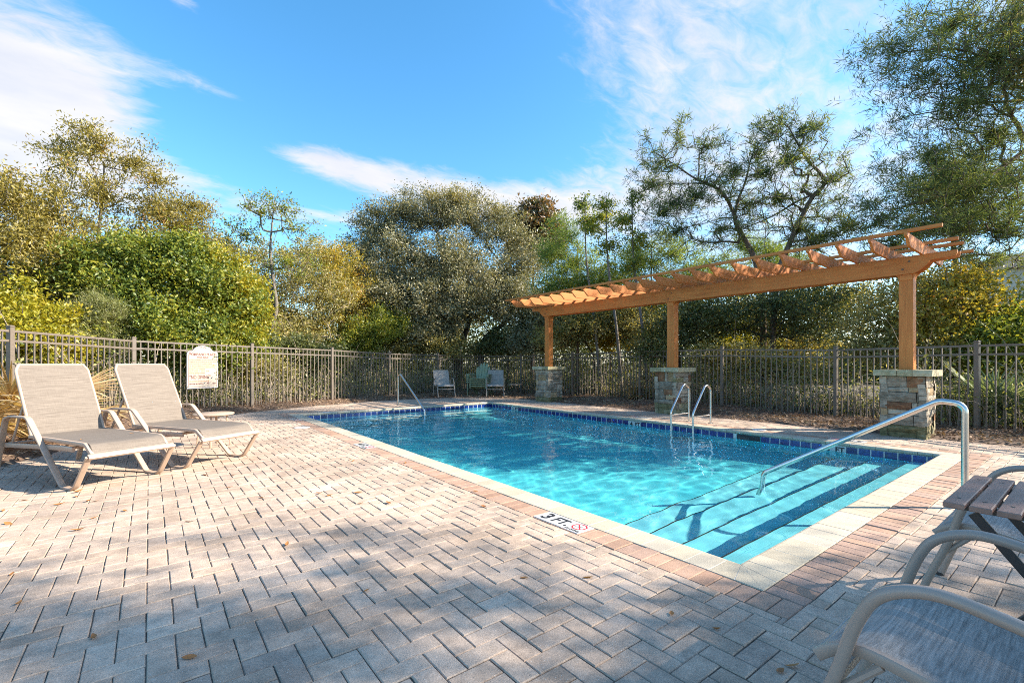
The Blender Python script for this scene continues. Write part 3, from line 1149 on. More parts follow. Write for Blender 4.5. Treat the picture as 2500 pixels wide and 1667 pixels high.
# ------------------------------------------------------------------ rules sign on the fence
def rules_sign():
    A, B = FA[2], FA[3]
    u = (B[:2] - A[:2]) / np.linalg.norm(B[:2] - A[:2])
    c = A[:2] + (B[:2] - A[:2]) * .53
    nrm = np.array([u[1], -u[0]])
    if nrm.dot(np.array([CX, CY]) - c) < 0:
        nrm = -nrm
    ang = math.atan2(nrm[1], nrm[0]) + math.pi / 2
    t = thing('rules_sign', 'cream pool rules sign with brown lettering hung on the left fence', 'sign', (c[0] + nrm[0] * .035, c[1] + nrm[1] * .035, .60), ang)
    w = .335

    def outline(m):
        P = [(-w + m, m), (w - m, m), (w - m, .80 - m), (w * .93 - m, .865 - m), (.225 - m * .5, .872 - m)]
        for k in range(1, 12):
            a = math.pi * k / 12
            P.append(((.205 - m * .6) * math.cos(a), .875 - m + .125 * math.sin(a)))
        P += [(-.225 + m * .5, .872 - m), (-w * .93 + m, .865 - m), (-w + m, .80 - m)]
        return P
    MB().prism(outline(0), -.006, .006, 'y').build('board', M['sign_rim'], t)
    o = outline(.028)
    MB().prism(o, -.0085, -.0062, 'y').build('panel', M['sign_board'], t)
    p_in = outline(.034)
    b = MB()
    n = len(o)
    for k in range(n):
        j = (k + 1) % n
        V = [(o[k][0], -.0086, o[k][1]), (o[j][0], -.0086, o[j][1]), (p_in[j][0], -.0092, p_in[j][1]), (p_in[k][0], -.0092, p_in[k][1])]
        b.add(V, [(0, 1, 2, 3)])
    b.build('border_line', M['brown_ink'], t)
    rot = (math.pi / 2, 0, 0)
    Y = -.0098

    def ln(txt, z, size, mat, width=None, x=0.0, align='CENTER', bold=.0008):
        lettering(txt, size, M[mat], t, (x, Y, z), rot, width=width, align=align, bold=bold)
    ln('POMPANO PLACE', .795, .082, 'brown_ink', .56, bold=.0022)
    ln('POOL RULES', .725, .050, 'brown_ink', .24, bold=.0014)
    x0 = -.285
    for k, (s, wd) in enumerate([('NO FOOD OR BEVERAGES IN THE POOL OR ON POOL WET DECK.', .585), ('COMMERCIALLY BOTTLED WATER IN PLASTIC BOTTLES IS ALLOWED', .58),
                                 ('ON THE POOL WET DECK FOR POOL PATRON HYDRATION.', .49), ('NO GLASS OR ANIMALS IN THE FENCED POOL AREA', .57),
                                 ('(OR 50 FEET/15.24 MM FROM UNFENCED POOL).', .55), ('BATHING LOAD: 12 PERSONS', .33), ('POOL HOURS:  8  AM TO  8  PM', .42), ('SHOWER BEFORE ENTERING', .33)]):
        ln(s, .672 - k * .0455, .034, 'ochre_ink', wd, x0, 'LEFT', bold=.0010)
    ln('\u201cNO DIVING\u201d', .262, .125, 'brown_ink', .45, x0, 'LEFT', bold=.002)
    ln('DO NOT SWALLOW THE POOL WATER', .166, .036, 'ochre_ink', .42, x0, 'LEFT', bold=.0010)
    ln('MAXIMUM DEPTH:', .108, .05, 'brown_ink', .30, x0, 'LEFT', bold=.0008)
    ln('4', .118, .066, 'brown_ink', .05, .105, bold=.002)
    ln('FEET', .108, .05, 'brown_ink', .085, .25, bold=.0008)
    MB().box((.04, -.0095, .080), (.20, -.0088, .084)).build('underline', M['brown_ink'], t)
    # scroll at the top
    b = MB()
    for s in (-1, 1):
        for cx_, r in ((.03, .017), (.062, .011)):
            pts = [(s * (cx_ + r * math.cos(a)), Y, .962 + r * math.sin(a)) for a in np.linspace(0, 5.2, 14)]
            b.tube(pts, .0025, 5)
    b.build('scroll_ornament', M['brown_ink'], t)


rules_sign()


# ------------------------------------------------------------------ stone pillars and pergola
PX, PYS = 7.1, (.70, 5.07, 9.44)


def stone_piece(w, h, dep, rgh):
    """irregular block: front face towards -y, centred on x, z from 0..h"""
    nx, nz = 3, 2
    V, F = [], []
    e = .008
    for k in range(nz + 1):
        for i in range(nx + 1):
            fx, fz = i / nx, k / nz
            edge = (i in (0, nx)) or (k in (0, nz))
            y = (e if edge else -random.uniform(0, rgh))
            V.append(((fx - .5) * w + random.uniform(-.004, .004), y + random.uniform(-.003, .003), fz * h + random.uniform(-.003, .003)))
    for k in range(nz):
        for i in range(nx):
            a = k * (nx + 1) + i
            F.append((a, a + 1, a + nx + 2, a + nx + 1))
    ring = [i for i in range(nx + 1)] + [(k + 1) * (nx + 1) - 1 for k in range(1, nz + 1)] + [nz * (nx + 1) + i for i in range(nx - 1, -1, -1)] + [k * (nx + 1) for k in range(nz - 1, 0, -1)]
    o = len(V)
    for i in ring:
        V.append((V[i][0], dep, V[i][2]))
    n = len(ring)
    for i in range(n):
        j = (i + 1) % n
        F.append((ring[j], ring[i], o + i, o + j))
    return V, F


def pillar(y, label, seed, feature):
    random.seed(seed)
    t = thing('stone_pillar', label, 'stone pillar', (PX, y, 0), 0, 'ledgestone pillars carrying the pergola')
    MB().box((-.262, -.262, -.1), (.262, .262, .985)).build('core', M['mortar'], t)
    H = .985
    for side in range(4):
        ang = side * math.pi / 2 - math.pi / 2          # side 0 faces the pool (-x)
        z = -.02
        row = 0
        while z < H - .03:
            feat = feature.get((side, row))
            h = feat[0] if feat else random.choice([.07, .10, .12, .14, .16])
            h = min(h, H - z)
            if H - z - h < .05:
                h = H - z
            W0 = .30 + random.uniform(-.012, .012)
            x = -W0
            cuts = feat[1] if feat else None
            if cuts is None:
                m_ = random.choice([1, 2, 2, 3])
                q = sorted(random.uniform(.25, .75) for _ in range(m_ - 1))
                if m_ == 3:
                    q = [random.uniform(.22, .36), random.uniform(.6, .76)]
                cuts = [(c, None) for c in q + [1.0]]
            prev = 0
            for c, kind in cuts:
                w = (c - prev) * 2 * W0
                if kind is None:
                    kind = 'stone_moss' if z < .14 else random.choices(['stone_grey', 'stone_tan', 'stone_brown', 'stone_moss'], [.72, .14, .09, .05])[0]
                hh = h
                V, F = stone_piece(w - .008, hh - .007, .10, random.uniform(.006, .022))
                ou = random.uniform(-.006, .014)
                cx_ = -W0 + prev * 2 * W0 + w / 2
                R = lambda p: (p[0] + cx_, p[1] - (W0 - .012) - ou, p[2] + z)
                V = [R(v) for v in V]
                ca, sa = math.cos(ang), math.sin(ang)
                V = [(v[0] * ca - v[1] * sa, v[0] * sa + v[1] * ca, v[2]) for v in V]
                MB().add(V, F).build('stone', M[kind], t)
                prev = c
            z += h
            row += 1
    # cap slabs
    q = [-.375, -.375 + .27 + random.uniform(-.03, .03), -.375 + .42 + random.uniform(-.04, .04), .375]
    for a, b in zip(q[:-1], q[1:]):
        V, F = [], []
        nseg = 5
        ring = []
        P = [(-.375, a + .003), (.375, a + .003), (.375, b - .003), (-.375, b - .003)]
        for i in range(4):
            (xa, ya), (xb, yb) = P[i], P[(i + 1) % 4]
            for k in range(nseg):
                f = k / nseg
                jx = random.uniform(-.007, .007)
                jy = random.uniform(-.002, .002)
                ring.append((xa + (xb - xa) * f + jx, ya + (yb - ya) * f + jy))
        n = len(ring)
        mb = MB()
        V = [(x * .985, y_, .988) for x, y_ in ring] + [(x * 1.0, y_, 1.03 + random.uniform(-.01, .01)) for x, y_ in ring] + [(x * .985, y_, 1.085) for x, y_ in ring]
        F = [tuple(range(n))[::-1], tuple(range(2 * n, 3 * n))]
        for k in range(2):
            for i in range(n):
                j = (i + 1) % n
                F.append((k * n + i, k * n + j, (k + 1) * n + j, (k + 1) * n + i))
        mb.add(V, F).build('cap_slab', M['stone_cap'], t)
    return t


G_, T_, B_, MO = 'stone_grey', 'stone_tan', 'stone_brown', 'stone_moss'
# rows from the ground up on the pool-facing side (left = far end of the row)
pillar(PYS[0], 'near stone pillar behind the sloping handrail, rust brown stones high and mid height', 21,
       {(0, 0): (.11, [(.17, MO), (.8, MO), (1, MO)]), (0, 1): (.11, [(1.0, MO)]), (0, 2): (.16, [(.72, G_), (1, G_)]), (0, 3): (.09, [(.16, T_), (1, G_)]),
        (0, 4): (.12, [(.68, B_), (.8, G_), (1, G_)]), (0, 5): (.16, [(.78, G_), (1, G_)]), (0, 6): (.08, [(.62, G_), (1, T_)]), (0, 7): (.13, [(.58, G_), (.97, B_), (1, G_)])})
pillar(PYS[1], 'middle stone pillar behind the pool ladder with a brown stone at its centre', 33,
       {(0, 0): (.14, [(1, MO)]), (0, 1): (.12, [(.9, MO), (1, G_)]), (0, 2): (.10, [(1, G_)]), (0, 3): (.11, [(.5, G_), (1, T_)]), (0, 4): (.13, [(.4, G_), (.8, B_), (1, G_)]),
        (0, 5): (.18, [(.2, G_), (1, G_)]), (0, 6): (.20, [(.46, B_), (.58, G_), (.84, T_), (1, G_)])})
pillar(PYS[2], 'far stone pillar beside the stacked green chairs with a dappled patch of sun', 45,
       {(0, 0): (.17, [(1, MO)]), (0, 1): (.12, [(.6, G_), (.78, T_), (1, G_)]), (0, 2): (.09, [(1, G_)]), (0, 3): (.14, [(.38, G_), (.78, G_), (1, B_)]), (0, 4): (.15, [(.42, G_), (.82, G_), (1, G_)]),
        (0, 5): (.17, [(.2, G_), (.95, T_), (1, G_)])})
random.seed(11)


def pergola():
    t = thing('pergola', 'long orange brown cedar pergola with shaped rafters standing on three stone pillars', 'pergola', (PX, 5.07, 0))
    O = np.array([PX, 5.07, 0])
    w = .0925
    ybase = lambda y: y - O[1]
    for y in PYS:
        o = MB().box((-w, ybase(y) - w, 1.087), (w, ybase(y) + w, 2.93), .006).build('post', M['cedar_z'], t)
        MB().tube([(-.05, ybase(y) + w + .004, 1.13), (-.05, ybase(y) + w - .01, 1.13)], .012, 8).build('bolt', M['bolt'], o)
        # curved bracket under the beams, both sides of the post
        for s in (-1, 1):
            P = [(ybase(y) + s * w, 2.648), (ybase(y) + s * (w + .055), 2.648)]
            for k in range(1, 7):
                a = k / 6 * math.pi / 2
                P.append((ybase(y) + s * (w + .055 - .055 * math.sin(a)), 2.648 - .105 * (1 - math.cos(a))))
            MB().prism(P, -w + .004, w - .004, 'x').build('bracket', M['cedar_x'], o)
        for s in (-1, 1):
            pass
        MB().box((-w - .012, ybase(y) - w + .012, 2.55), (-w + .001, ybase(y) + w - .012, 2.646), .003).build('post_block', M['cedar_y'], o)
    # beams: two pairs of boards with scrolled tails
    zb, zt = 2.648, 2.934
    for xo in (-w - .040, w + .004):
        for end in (0, 1):
            if end == 0:
                y0, tail = PYS[0] - .105, PYS[0] - .62
                sgn = 1
            else:
                y0, tail = PYS[2] + .105, PYS[2] + .66
                sgn = -1
            P = [(ybase(5.155) - sgn * .0015, zt), (ybase(5.155) - sgn * .0015, zb), (ybase(y0), zb)]
            for k in range(1, 9):
                a = k / 8 * math.pi / 2
                P.append((ybase(y0) - sgn * .20 * math.sin(a) * (.55 + .45 * k / 8), zb + .18 * (1 - math.cos(a)) ** .75))
            P.append((ybase(y0) - sgn * .33, zb + .190))
            P.append((ybase(tail) + sgn * .06, zb + .192))
            P.append((ybase(tail) + sgn * .015, zb + .206))
            P.append((ybase(tail), zb + .235))
            P.append((ybase(tail), zt))
            MB().prism(P, xo, xo + .036, 'x').build('beam', M['cedar_y'], t)
    for y in PYS:
        for (dy, dz) in ((-.05, .20), (.035, .08)):
            MB().tube([(-w - .047, ybase(y) + dy, zb + dz), (-w - .039, ybase(y) + dy, zb + dz)], .016, 12).build('bolt', M['bolt'], t)
    for (dy, dz) in ((-.03, .25), (.03, .245), (-.028, .05), (.03, .04), (.05, .06), (-.05, .035)):
        MB().tube([(-w - .0425, ybase(5.155) + dy, zb + dz), (-w - .039, ybase(5.155) + dy, zb + dz)], .007, 6).build('bolt', M['bolt'], t)
    # rafters with ogee ends
    x0, x1 = 5.99 - PX, 8.62 - PX
    rz0, rz1 = zt + .002, zt + .19
    P = []
    tipd = .058
    og = []
    for k in range(13):
        q = k / 12
        zz = rz1 - tipd - (rz1 - tipd - rz0) * (q * q * (3 - 2 * q))
        og.append((.04 + .20 * q, zz))
    prof = [(x0, rz1), (x0, rz1 - tipd * .75), (x0 + .02, rz1 - tipd)] + [(x0 + a, z) for a, z in og] + [(x1 - a, z) for a, z in og[::-1]] + [(x1 - .02, rz1 - tipd), (x1, rz1 - tipd * .75), (x1, rz1)]
    rm = mb_mesh(MB().prism(prof, -.019, .019, 'y'), 'rafter')
    rm.materials.append(M['cedar_x'])
    for k in range(23):
        y = .5 + k * .4318
        o = link('rafter', rm, None, t)
        o.location = (0, ybase(y), random.gauss(0, .002))
        o.rotation_euler = (0, random.gauss(0, .001), random.gauss(0, .004))
    for x in (6.07, 7.22, 7.66, 8.54):
        ym = random.choice([5.2, 4.3])
        for a, b in ((.10, 5.25), (5.254, 10.34)):
            MB().box((x - PX - .026, ybase(a), rz1 + .0015), (x - PX + .026, ybase(b), rz1 + .052), .003).build('purlin', M['cedar_y'], t)


pergola()


# ------------------------------------------------------------------ loungers
def sheet(path, w, th=.005, nx=8, sag=.0, bow=.0):
    """fabric panel following a (y,z) path, width 2w along x, real thickness"""
    P = smooth_path([(0, y, z) for y, z in path], 5)
    m = len(P)
    V, F = [], []
    for lay in (0, 1):
        for i in range(m):
            T = P[min(i + 1, m - 1)] - P[max(i - 1, 0)]
            nrm = np.array([0, -T[2], T[1]])
            nrm /= np.linalg.norm(nrm)
            if nrm[2] < 0 and abs(nrm[2]) > .2:
                nrm = -nrm
            for k in range(nx + 1):
                f = k / nx * 2 - 1
                s = sag * (1 - f * f) * math.sin(math.pi * i / (m - 1)) ** .5
                p = P[i] - nrm * (s + lay * th)
                V.append((f * w, p[1], p[2]))
    n = (nx + 1)
    o = m * n
    for i in range(m - 1):
        for k in range(nx):
            a = i * n + k
            F += [(a, a + 1, a + n + 1, a + n), (o + a, o + a + n, o + a + n + 1, o + a + 1)]
    for i in range(m - 1):
        a, b = i * n, i * n + nx
        F += [(a, a + n, o + a + n, o + a), (b, o + b, o + b + n, b + n)]
    for k in range(nx):
        a, b = k, (m - 1) * n + k
        F += [(a, o + a, o + a + 1, a + 1), (b, b + 1, o + b + 1, o + b)]
    return MB().add(V, F)


def lounger():
    t = thing('sun_lounger', '', 'sun lounger', (0, 0, 0), 0, 'beige sling loungers on the left of the deck')
    fr = M['taupe']
    for s in (-1, 1):
        X = .355 * s
        path = arc_pts([(X, -1.60, .012), (X, -1.36, .60), (X, -1.22, .632), (X, -.83, .638), (X, -.10, .012), (X, .13, .005), (X, .39, .335)], [.10, .12, .15, .10, .16], 8)
        MB().tube(path, .02, 12, flat=(.052, .024), ref=(1, 0, 0)).build('leg_frame', fr, t, True)
        MB().tube(arc_pts([(X * .9, -1.50, .30), (X * .9, -.2, .37), (X * .9, .02, .37)], .1), .016, 8, flat=(.026, .048), ref=(1, 0, 0)).build('side_rail', fr, t, True)
        MB().tube(arc_pts([(.315 * s, -.90, .432), (.315 * s, .24, .432), (.315 * s, .35, .345)], .10, 6), .016, 10, flat=(.03, .036), ref=(1, 0, 0)).build('seat_rail', fr, t, True)
        MB().tube(arc_pts([(.31 * s, -.885, .43), (.31 * s, -1.262, 1.115), (.275 * s, -1.30, 1.178)], .10, 6), .015, 10).build('back_rail', fr, t, True)
        MB().tube([(.29 * s, -1.10, .80), (.29 * s, -1.40, .335)], .012, 8, flat=(.014, .03), ref=(1, 0, 0)).build('back_prop', fr, t, True)
        MB().box((X - .022, -.05, -.001), (X + .022, .06, .006)).build('foot_glide', M['sign_rim'], t)
    MB().tube([(-.36, .39, .335), (.36, .39, .335)], .02, 8, flat=(.03, .052), ref=(0, .65, .75)).build('front_bar', fr, t, True)
    MB().tube([(-.315, -.28, .345), (.315, -.28, .345)], .016, 8, flat=(.045, .028), ref=(0, 1, 0)).build('cross_bar', fr, t, True)
    MB().tube([(-.315, -1.42, .32), (.315, -1.42, .32)], .016, 8).build('cross_bar', fr, t, True)
    MB().tube([(-.275, -1.302, 1.178), (.275, -1.302, 1.178)], .012, 8).build('top_bar', fr, t, True)
    sheet([(-.88, .448), (-.5, .445), (0, .447), (.22, .447), (.30, .425), (.36, .345)], .305, sag=.012).build('seat_sling', M['sling'], t, True)
    sheet([(-.885, .445), (-.97, .605), (-1.12, .88), (-1.245, 1.10), (-1.302, 1.188)], .298, sag=-.008).build('back_sling', M['sling'], t, True)
    return t


L1 = lounger()
fa = lambda f: math.atan2(-f[0], f[1])
L1.location = ((-3.39 - 2.75) / 2, (4.75 + 5.07) / 2, 0)
L1.rotation_euler = (0, 0, fa((.447, -.894)))
L1['label'] = 'beige sling lounger nearest the camera in front of the dry palmetto'
dup(L1, ((-2.52 - 1.89) / 2, (5.20 + 5.57) / 2, 0), fa((.506, -.863)), 'beige sling lounger beside the round side table under the rules sign')


def round_table():
    t = thing('side_table', 'low round cream side table between the second lounger and the mulch bed', 'side table', (-2.04, 6.62, 0), .5)
    n = 36
    prof = [(0, .450), (.245, .450), (.258, .456), (.26, .468), (.25, .476), (0, .478)]
    V, F = [], []
    for k in range(n):
        a = 2 * math.pi * k / n
        for r, z in prof:
            V.append((r * math.cos(a), r * math.sin(a), z))
    m_ = len(prof)
    for k in range(n):
        j = (k + 1) % n
        for i in range(m_ - 1):
            F.append((k * m_ + i, j * m_ + i, j * m_ + i + 1, k * m_ + i + 1))
    MB().add(V, F).build('tabletop', M['taupe'], t, True)
    for k in range(4):
        a = math.pi / 4 + k * math.pi / 2
        MB().tube([(.16 * math.cos(a), .16 * math.sin(a), .452), (.21 * math.cos(a), .21 * math.sin(a), 0)], .014, 8, flat=(.032, .02), ref=(math.cos(a + 1.57), math.sin(a + 1.57), 0)).build('leg', M['taupe'], t, True)


round_table()


# ------------------------------------------------------------------ sling armchairs
def armchair(label, loc, rz):
    t = thing('sling_chair', label, 'armchair', loc, rz, 'grey sling armchairs with looped taupe arms')
    fr = M['grey_taupe']
    for s in (-1, 1):
        X = .30 * s
        arm = smooth_path([(X, .0, .0), (X, -.055, .17), (X, -.125, .36), (X, -.175, .53), (X, -.225, .618), (X, -.315, .66), (X, -.42, .652), (X, -.52, .622), (X, -.595, .53), (X, -.63, .36), (X, -.66, .0)], 5)
        MB().tube(arm, .0158, 12).build('arm_loop', fr, t, True)
        xs = .268 * s
        rail = smooth_path([(xs, -.075, .388), (xs, -.12, .425), (xs, -.185, .446), (xs, -.30, .432), (xs, -.46, .40), (xs, -.575, .405), (xs, -.645, .50), (xs, -.72, .70), (xs, -.80, .93)], 5)
        MB().tube(rail, .014, 8, flat=(.024, .032), ref=(1, 0, 0)).build('seat_rail', fr, t, True)
        MB().tube([(X, -.10, .30), (xs, -.22, .425)], .011, 8).build('brace', fr, t, True)
        MB().tube([(X, -.61, .44), (xs, -.61, .44)], .012, 8).build('brace', fr, t, True)
        MB().tube([(X, 0, -.0), (X, 0, .018)], .019, 10).build('foot_cap', M['dark_metal'], t, True)
        MB().tube([(X, -.66, -.0), (X, -.66, .018)], .019, 10).build('foot_cap', M['dark_metal'], t, True)
    MB().tube([(-.30, -.10, .30), (.30, -.10, .30)], .012, 8).build('stretcher', fr, t, True)
    MB().tube([(-.268, -.09, .40), (.268, -.09, .40)], .012, 8).build('stretcher', fr, t, True)
    MB().tube([(-.30, -.645, .22), (.30, -.645, .22)], .012, 8).build('stretcher', fr, t, True)
    MB().tube([(-.268, -.80, .93), (.268, -.80, .93)], .012, 8).build('top_bar', fr, t, True)
    sheet([(-.068, .396), (-.12, .438), (-.185, .460), (-.30, .445), (-.46, .412), (-.565, .418), (-.63, .50), (-.705, .70), (-.79, .935)], .262, sag=.016).build('sling', M['sling_grey'], t, True)
    return t


C1 = armchair('nearest grey sling armchair, cropped by the lower right corner, facing the pool', (-1.035, -.765, 0), 0)
c_g = C1['group']
dup(C1, (.455, -.755, 0), .0, 'grey sling armchair beyond the slatted table facing the pool', c_g)
dup(C1, at(1091, 15.9), fa((-.25, -1)) , 'lone grey sling armchair in front of the far fence', c_g)
dup(C1, at(1209, 16.0), fa((-.62, -.82)), 'grey sling armchair standing beside the stacked green chairs', c_g)


def slat_table():
    t = thing('slatted_table', 'folding table with brown slats and dark crossed legs between two armchairs', 'folding table', (-.295, -1.275, 0))
    for k in range(9):
        y = .262 - k * .0655
        o = MB().box((-.305, y - .0275, .700), (.305, y + .0275, .720), .003).build('slat', M['slat'], t)
        for x in (-.21, .21):
            MB().tube([(x, y, .7195), (x, y, .7206)], .007, 8).build('screw', M['dark_metal'], o)
    for x in (-.20, .20):
        MB().box((x - .012, -.285, .680), (x + .012, .285, .6995)).build('batten', M['dark_metal'], t)
        MB().tube([(x - .014, .225, .675), (x - .014, -.285, .0)], .01, 8, flat=(.012, .03), ref=(1, 0, 0)).build('leg', M['dark_metal'], t)
        MB().tube([(x + .014, -.225, .675), (x + .014, .285, .0)], .01, 8, flat=(.012, .03), ref=(1, 0, 0)).build('leg', M['dark_metal'], t)
    for y in (-.275, .275):
        MB().tube([(-.20, y, .02), (.20, y, .02)], .008, 8).build('foot_bar', M['dark_metal'], t)


slat_table()


def adirondack():
    t = thing('garden_chair', '', 'stacking chair', (0, 0, 0), 0, 'stack of sage green plastic garden chairs')
    m_ = M['green_plastic']
    for s in (-1, 1):
        MB().prism([(.33, .50), (.30, .53), (-.45, .53), (-.47, .50)], s * .36 - .055 * (1 if s > 0 else 1), s * .36 + .055, 'x').build('arm', m_, t)
        MB().prism([(.30, .0), (.24, .0), (.20, .50), (.30, .50)], s * .36 - .02, s * .36 + .02, 'x').build('leg', m_, t)
        MB().prism([(.26, .30), (.26, .38), (-.2, .28), (-.56, .05), (-.56, .0), (-.46, .0), (-.2, .20)], s * .29 - .018, s * .29 + .018, 'x').build('side_panel', m_, t)
    for k in range(6):
        y = .24 - k * .085
        z = .375 - k * .022
        MB().box((-.27, y - .037, z - .012), (.27, y + .037, z + .012), .004).build('seat_slat', m_, t)
    for k in range(5):
        x = (k - 2) * .105
        top = .935 - .04 * (k - 2) ** 2
        y0, z0, y1, z1 = -.20, .25, -.20 - (top - .25) * .42, top
        V = []
        wd0, wd1 = .044, .050
        P = [(x * .85 - wd0, y0, z0), (x * .85 + wd0, y0, z0), (x * 1.05 + wd1, y1 + .06, z1 - .09), (x * 1.05 + wd1 * .4, y1, z1), (x * 1.05 - wd1 * .4, y1, z1), (x * 1.05 - wd1, y1 + .06, z1 - .09)]
        V = P + [(a, b - .018, c - .008) for a, b, c in P]
        n = 6
        MB().add(V, [tuple(range(n)), tuple(range(n, 2 * n))[::-1]] + [(i, n + i, n + (i + 1) % n, (i + 1) % n) for i in range(n)]).build('back_slat', m_, t)
    MB().box((-.25, -.37, .52), (.25, -.335, .58)).build('back_rail', m_, t)
    return t


A1 = adirondack()
loc = at(1172, 16.75)
rza = fa((-.80, -.60))
A1.location = loc
A1.rotation_euler = (0, 0, rza)
A1['label'] = 'sage green garden chair, bottom one of the stack'
for k, nm in enumerate(('second from the bottom', 'third from the bottom', 'fourth from the bottom', 'topmost, its round back standing free')):
    dup(A1, (loc[0], loc[1], .068 * (k + 1)), rza, 'sage green garden chair, %s of the stack' % nm if k < 3 else 'sage green garden chair, topmost of the stack with its back standing free')


def metal_table():
    t = thing('metal_side_table', 'small dark metal side table behind the armchair by the far pillar', 'side table', at(1256, 16.3), .3)
    MB().box((-.2, -.2, .435), (.2, .2, .45), .004).build('tabletop', M['grey_taupe'], t)
    for sx in (-1, 1):
        for sy in (-1, 1):
            MB().tube([(.18 * sx, .18 * sy, .435), (.19 * sx, .19 * sy, 0)], .011, 8).build('leg', M['dark_metal'], t)


metal_table()


# ------------------------------------------------------------------ vegetation
def unit(v):
    return v / (np.linalg.norm(v, axis=-1, keepdims=True) + 1e-9)


def leaf_arrays(P, D, L, Wd, rg, fold=.25, curl=.15):
    n = len(P)
    D = unit(D)
    R = unit(np.cross(D, rg.normal(size=(n, 3))))
    Nn = np.cross(R, D)
    L = L[:, None]
    Wd = Wd[:, None]
    a = P
    mid = P + D * L * .45 + Nn * L * curl * .5
    b = mid + R * Wd * .5 - Nn * Wd * fold
    c = P + D * L
    d = mid - R * Wd * .5 - Nn * Wd * fold
    V = np.stack([a, b, c, d], 1).reshape(-1, 3)
    k = np.arange(n)[:, None] * 4
    F = np.concatenate([k + np.array([[0, 1, 2]]), k + np.array([[0, 2, 3]])], 1).reshape(-1, 3)
    return V, F


def tube_edges(A, B, ra, rb, sides):
    n = len(A)
    T = unit(B - A)
    ref = np.where(np.abs(T[:, 2:3]) < .9, UP[None], np.array([[1., 0, 0]]))
    U = unit(np.cross(T, ref))
    Wv = np.cross(T, U)
    ang = 2 * np.pi * np.arange(sides) / sides
    c, s = np.cos(ang)[None, :, None], np.sin(ang)[None, :, None]
    ringA = A[:, None] + (U[:, None] * c + Wv[:, None] * s) * ra[:, None, None]
    ringB = B[:, None] + T[:, None] * rb[:, None, None] * .3 + (U[:, None] * c + Wv[:, None] * s) * rb[:, None, None]
    V = np.concatenate([ringA, ringB], 1).reshape(-1, 3)
    k = (np.arange(n) * 2 * sides)[:, None, None]
    i = np.arange(sides)
    j = (i + 1) % sides
    F = np.stack([i, j, sides + j, sides + i], 1)[None] + k
    return V, F.reshape(-1, 4)


def grow(trunks, tips, rg, seg=.35, wob=.10, rtip=.006, power=2.35, path_w=.35, up=.12):
    """trunks: list of (points, radius at base, radius at top); tips: attractors. -> nodes, parents, radii"""
    pos, par, rmin, plen = [], [], [], []
    for (pts, r0, r1, parent) in trunks:
        P = np.array(smooth_path(pts, 4))
        for i, p in enumerate(P):
            pos.append(p)
            par.append(parent if i == 0 else len(pos) - 2)
            f = i / (len(P) - 1)
            rmin.append(r0 * (1 - f) + r1 * f)
            plen.append(0 if par[-1] < 0 else plen[par[-1]] + np.linalg.norm(p - pos[par[-1]]))
    n_tr = len(pos)
    base = pos[0]
    tips = np.asarray(tips)
    order = np.argsort(np.linalg.norm(tips - pos[n_tr - 1], axis=1))
    PA = np.zeros((n_tr + len(tips) * 14, 3))
    PA[:n_tr] = pos
    PLn = np.zeros(len(PA))
    PLn[:n_tr] = plen
    cnt = n_tr
    zmin = pos[0][2] + .3 * (max(p[2] for p in pos) - pos[0][2])
    lock = np.zeros(len(PA), bool)
    lock[:n_tr] = [p[2] < zmin for p in pos]
    tipnode = []
    for ti in order:
        a = tips[ti]
        dv = PA[:cnt] - a
        d = np.sqrt((dv ** 2).sum(1))
        cost = d + path_w * PLn[:cnt] * .25 + np.maximum(0, dv[:, 2]) * .5 + lock[:cnt] * 50
        k = int(np.argmin(cost))
        m = min(12, max(1, int(d[k] / seg)))
        p0 = PA[k].copy()
        side = rg.normal(size=3) * wob * d[k]
        side[2] += up * d[k] * .6
        last = k
        for i in range(1, m + 1):
            f = i / m
            q = p0 * (1 - f) + a * f + side * 4 * f * (1 - f) * .5 + rg.normal(size=3) * .02 * (i < m)
            if cnt >= len(PA):
                break
            PA[cnt] = q
            PLn[cnt] = PLn[last] + np.linalg.norm(q - PA[last])
            par.append(last)
            rmin.append(rtip * .8)
            last = cnt
            cnt += 1
        tipnode.append(last)
    PA = PA[:cnt]
    par = np.array(par)
    rp = np.zeros(cnt)
    childsum = np.zeros(cnt)
    for i in range(cnt - 1, -1, -1):
        rp[i] = max(rtip, childsum[i] ** (1 / power)) if i >= n_tr else rmin[i]
        if i >= n_tr and par[i] >= 0:
            childsum[par[i]] += rp[i] ** power
    for i in range(n_tr, cnt):
        rp[i] = min(rp[i], rp[par[i]] * .92)
    return PA, par, rp, np.array(tipnode)


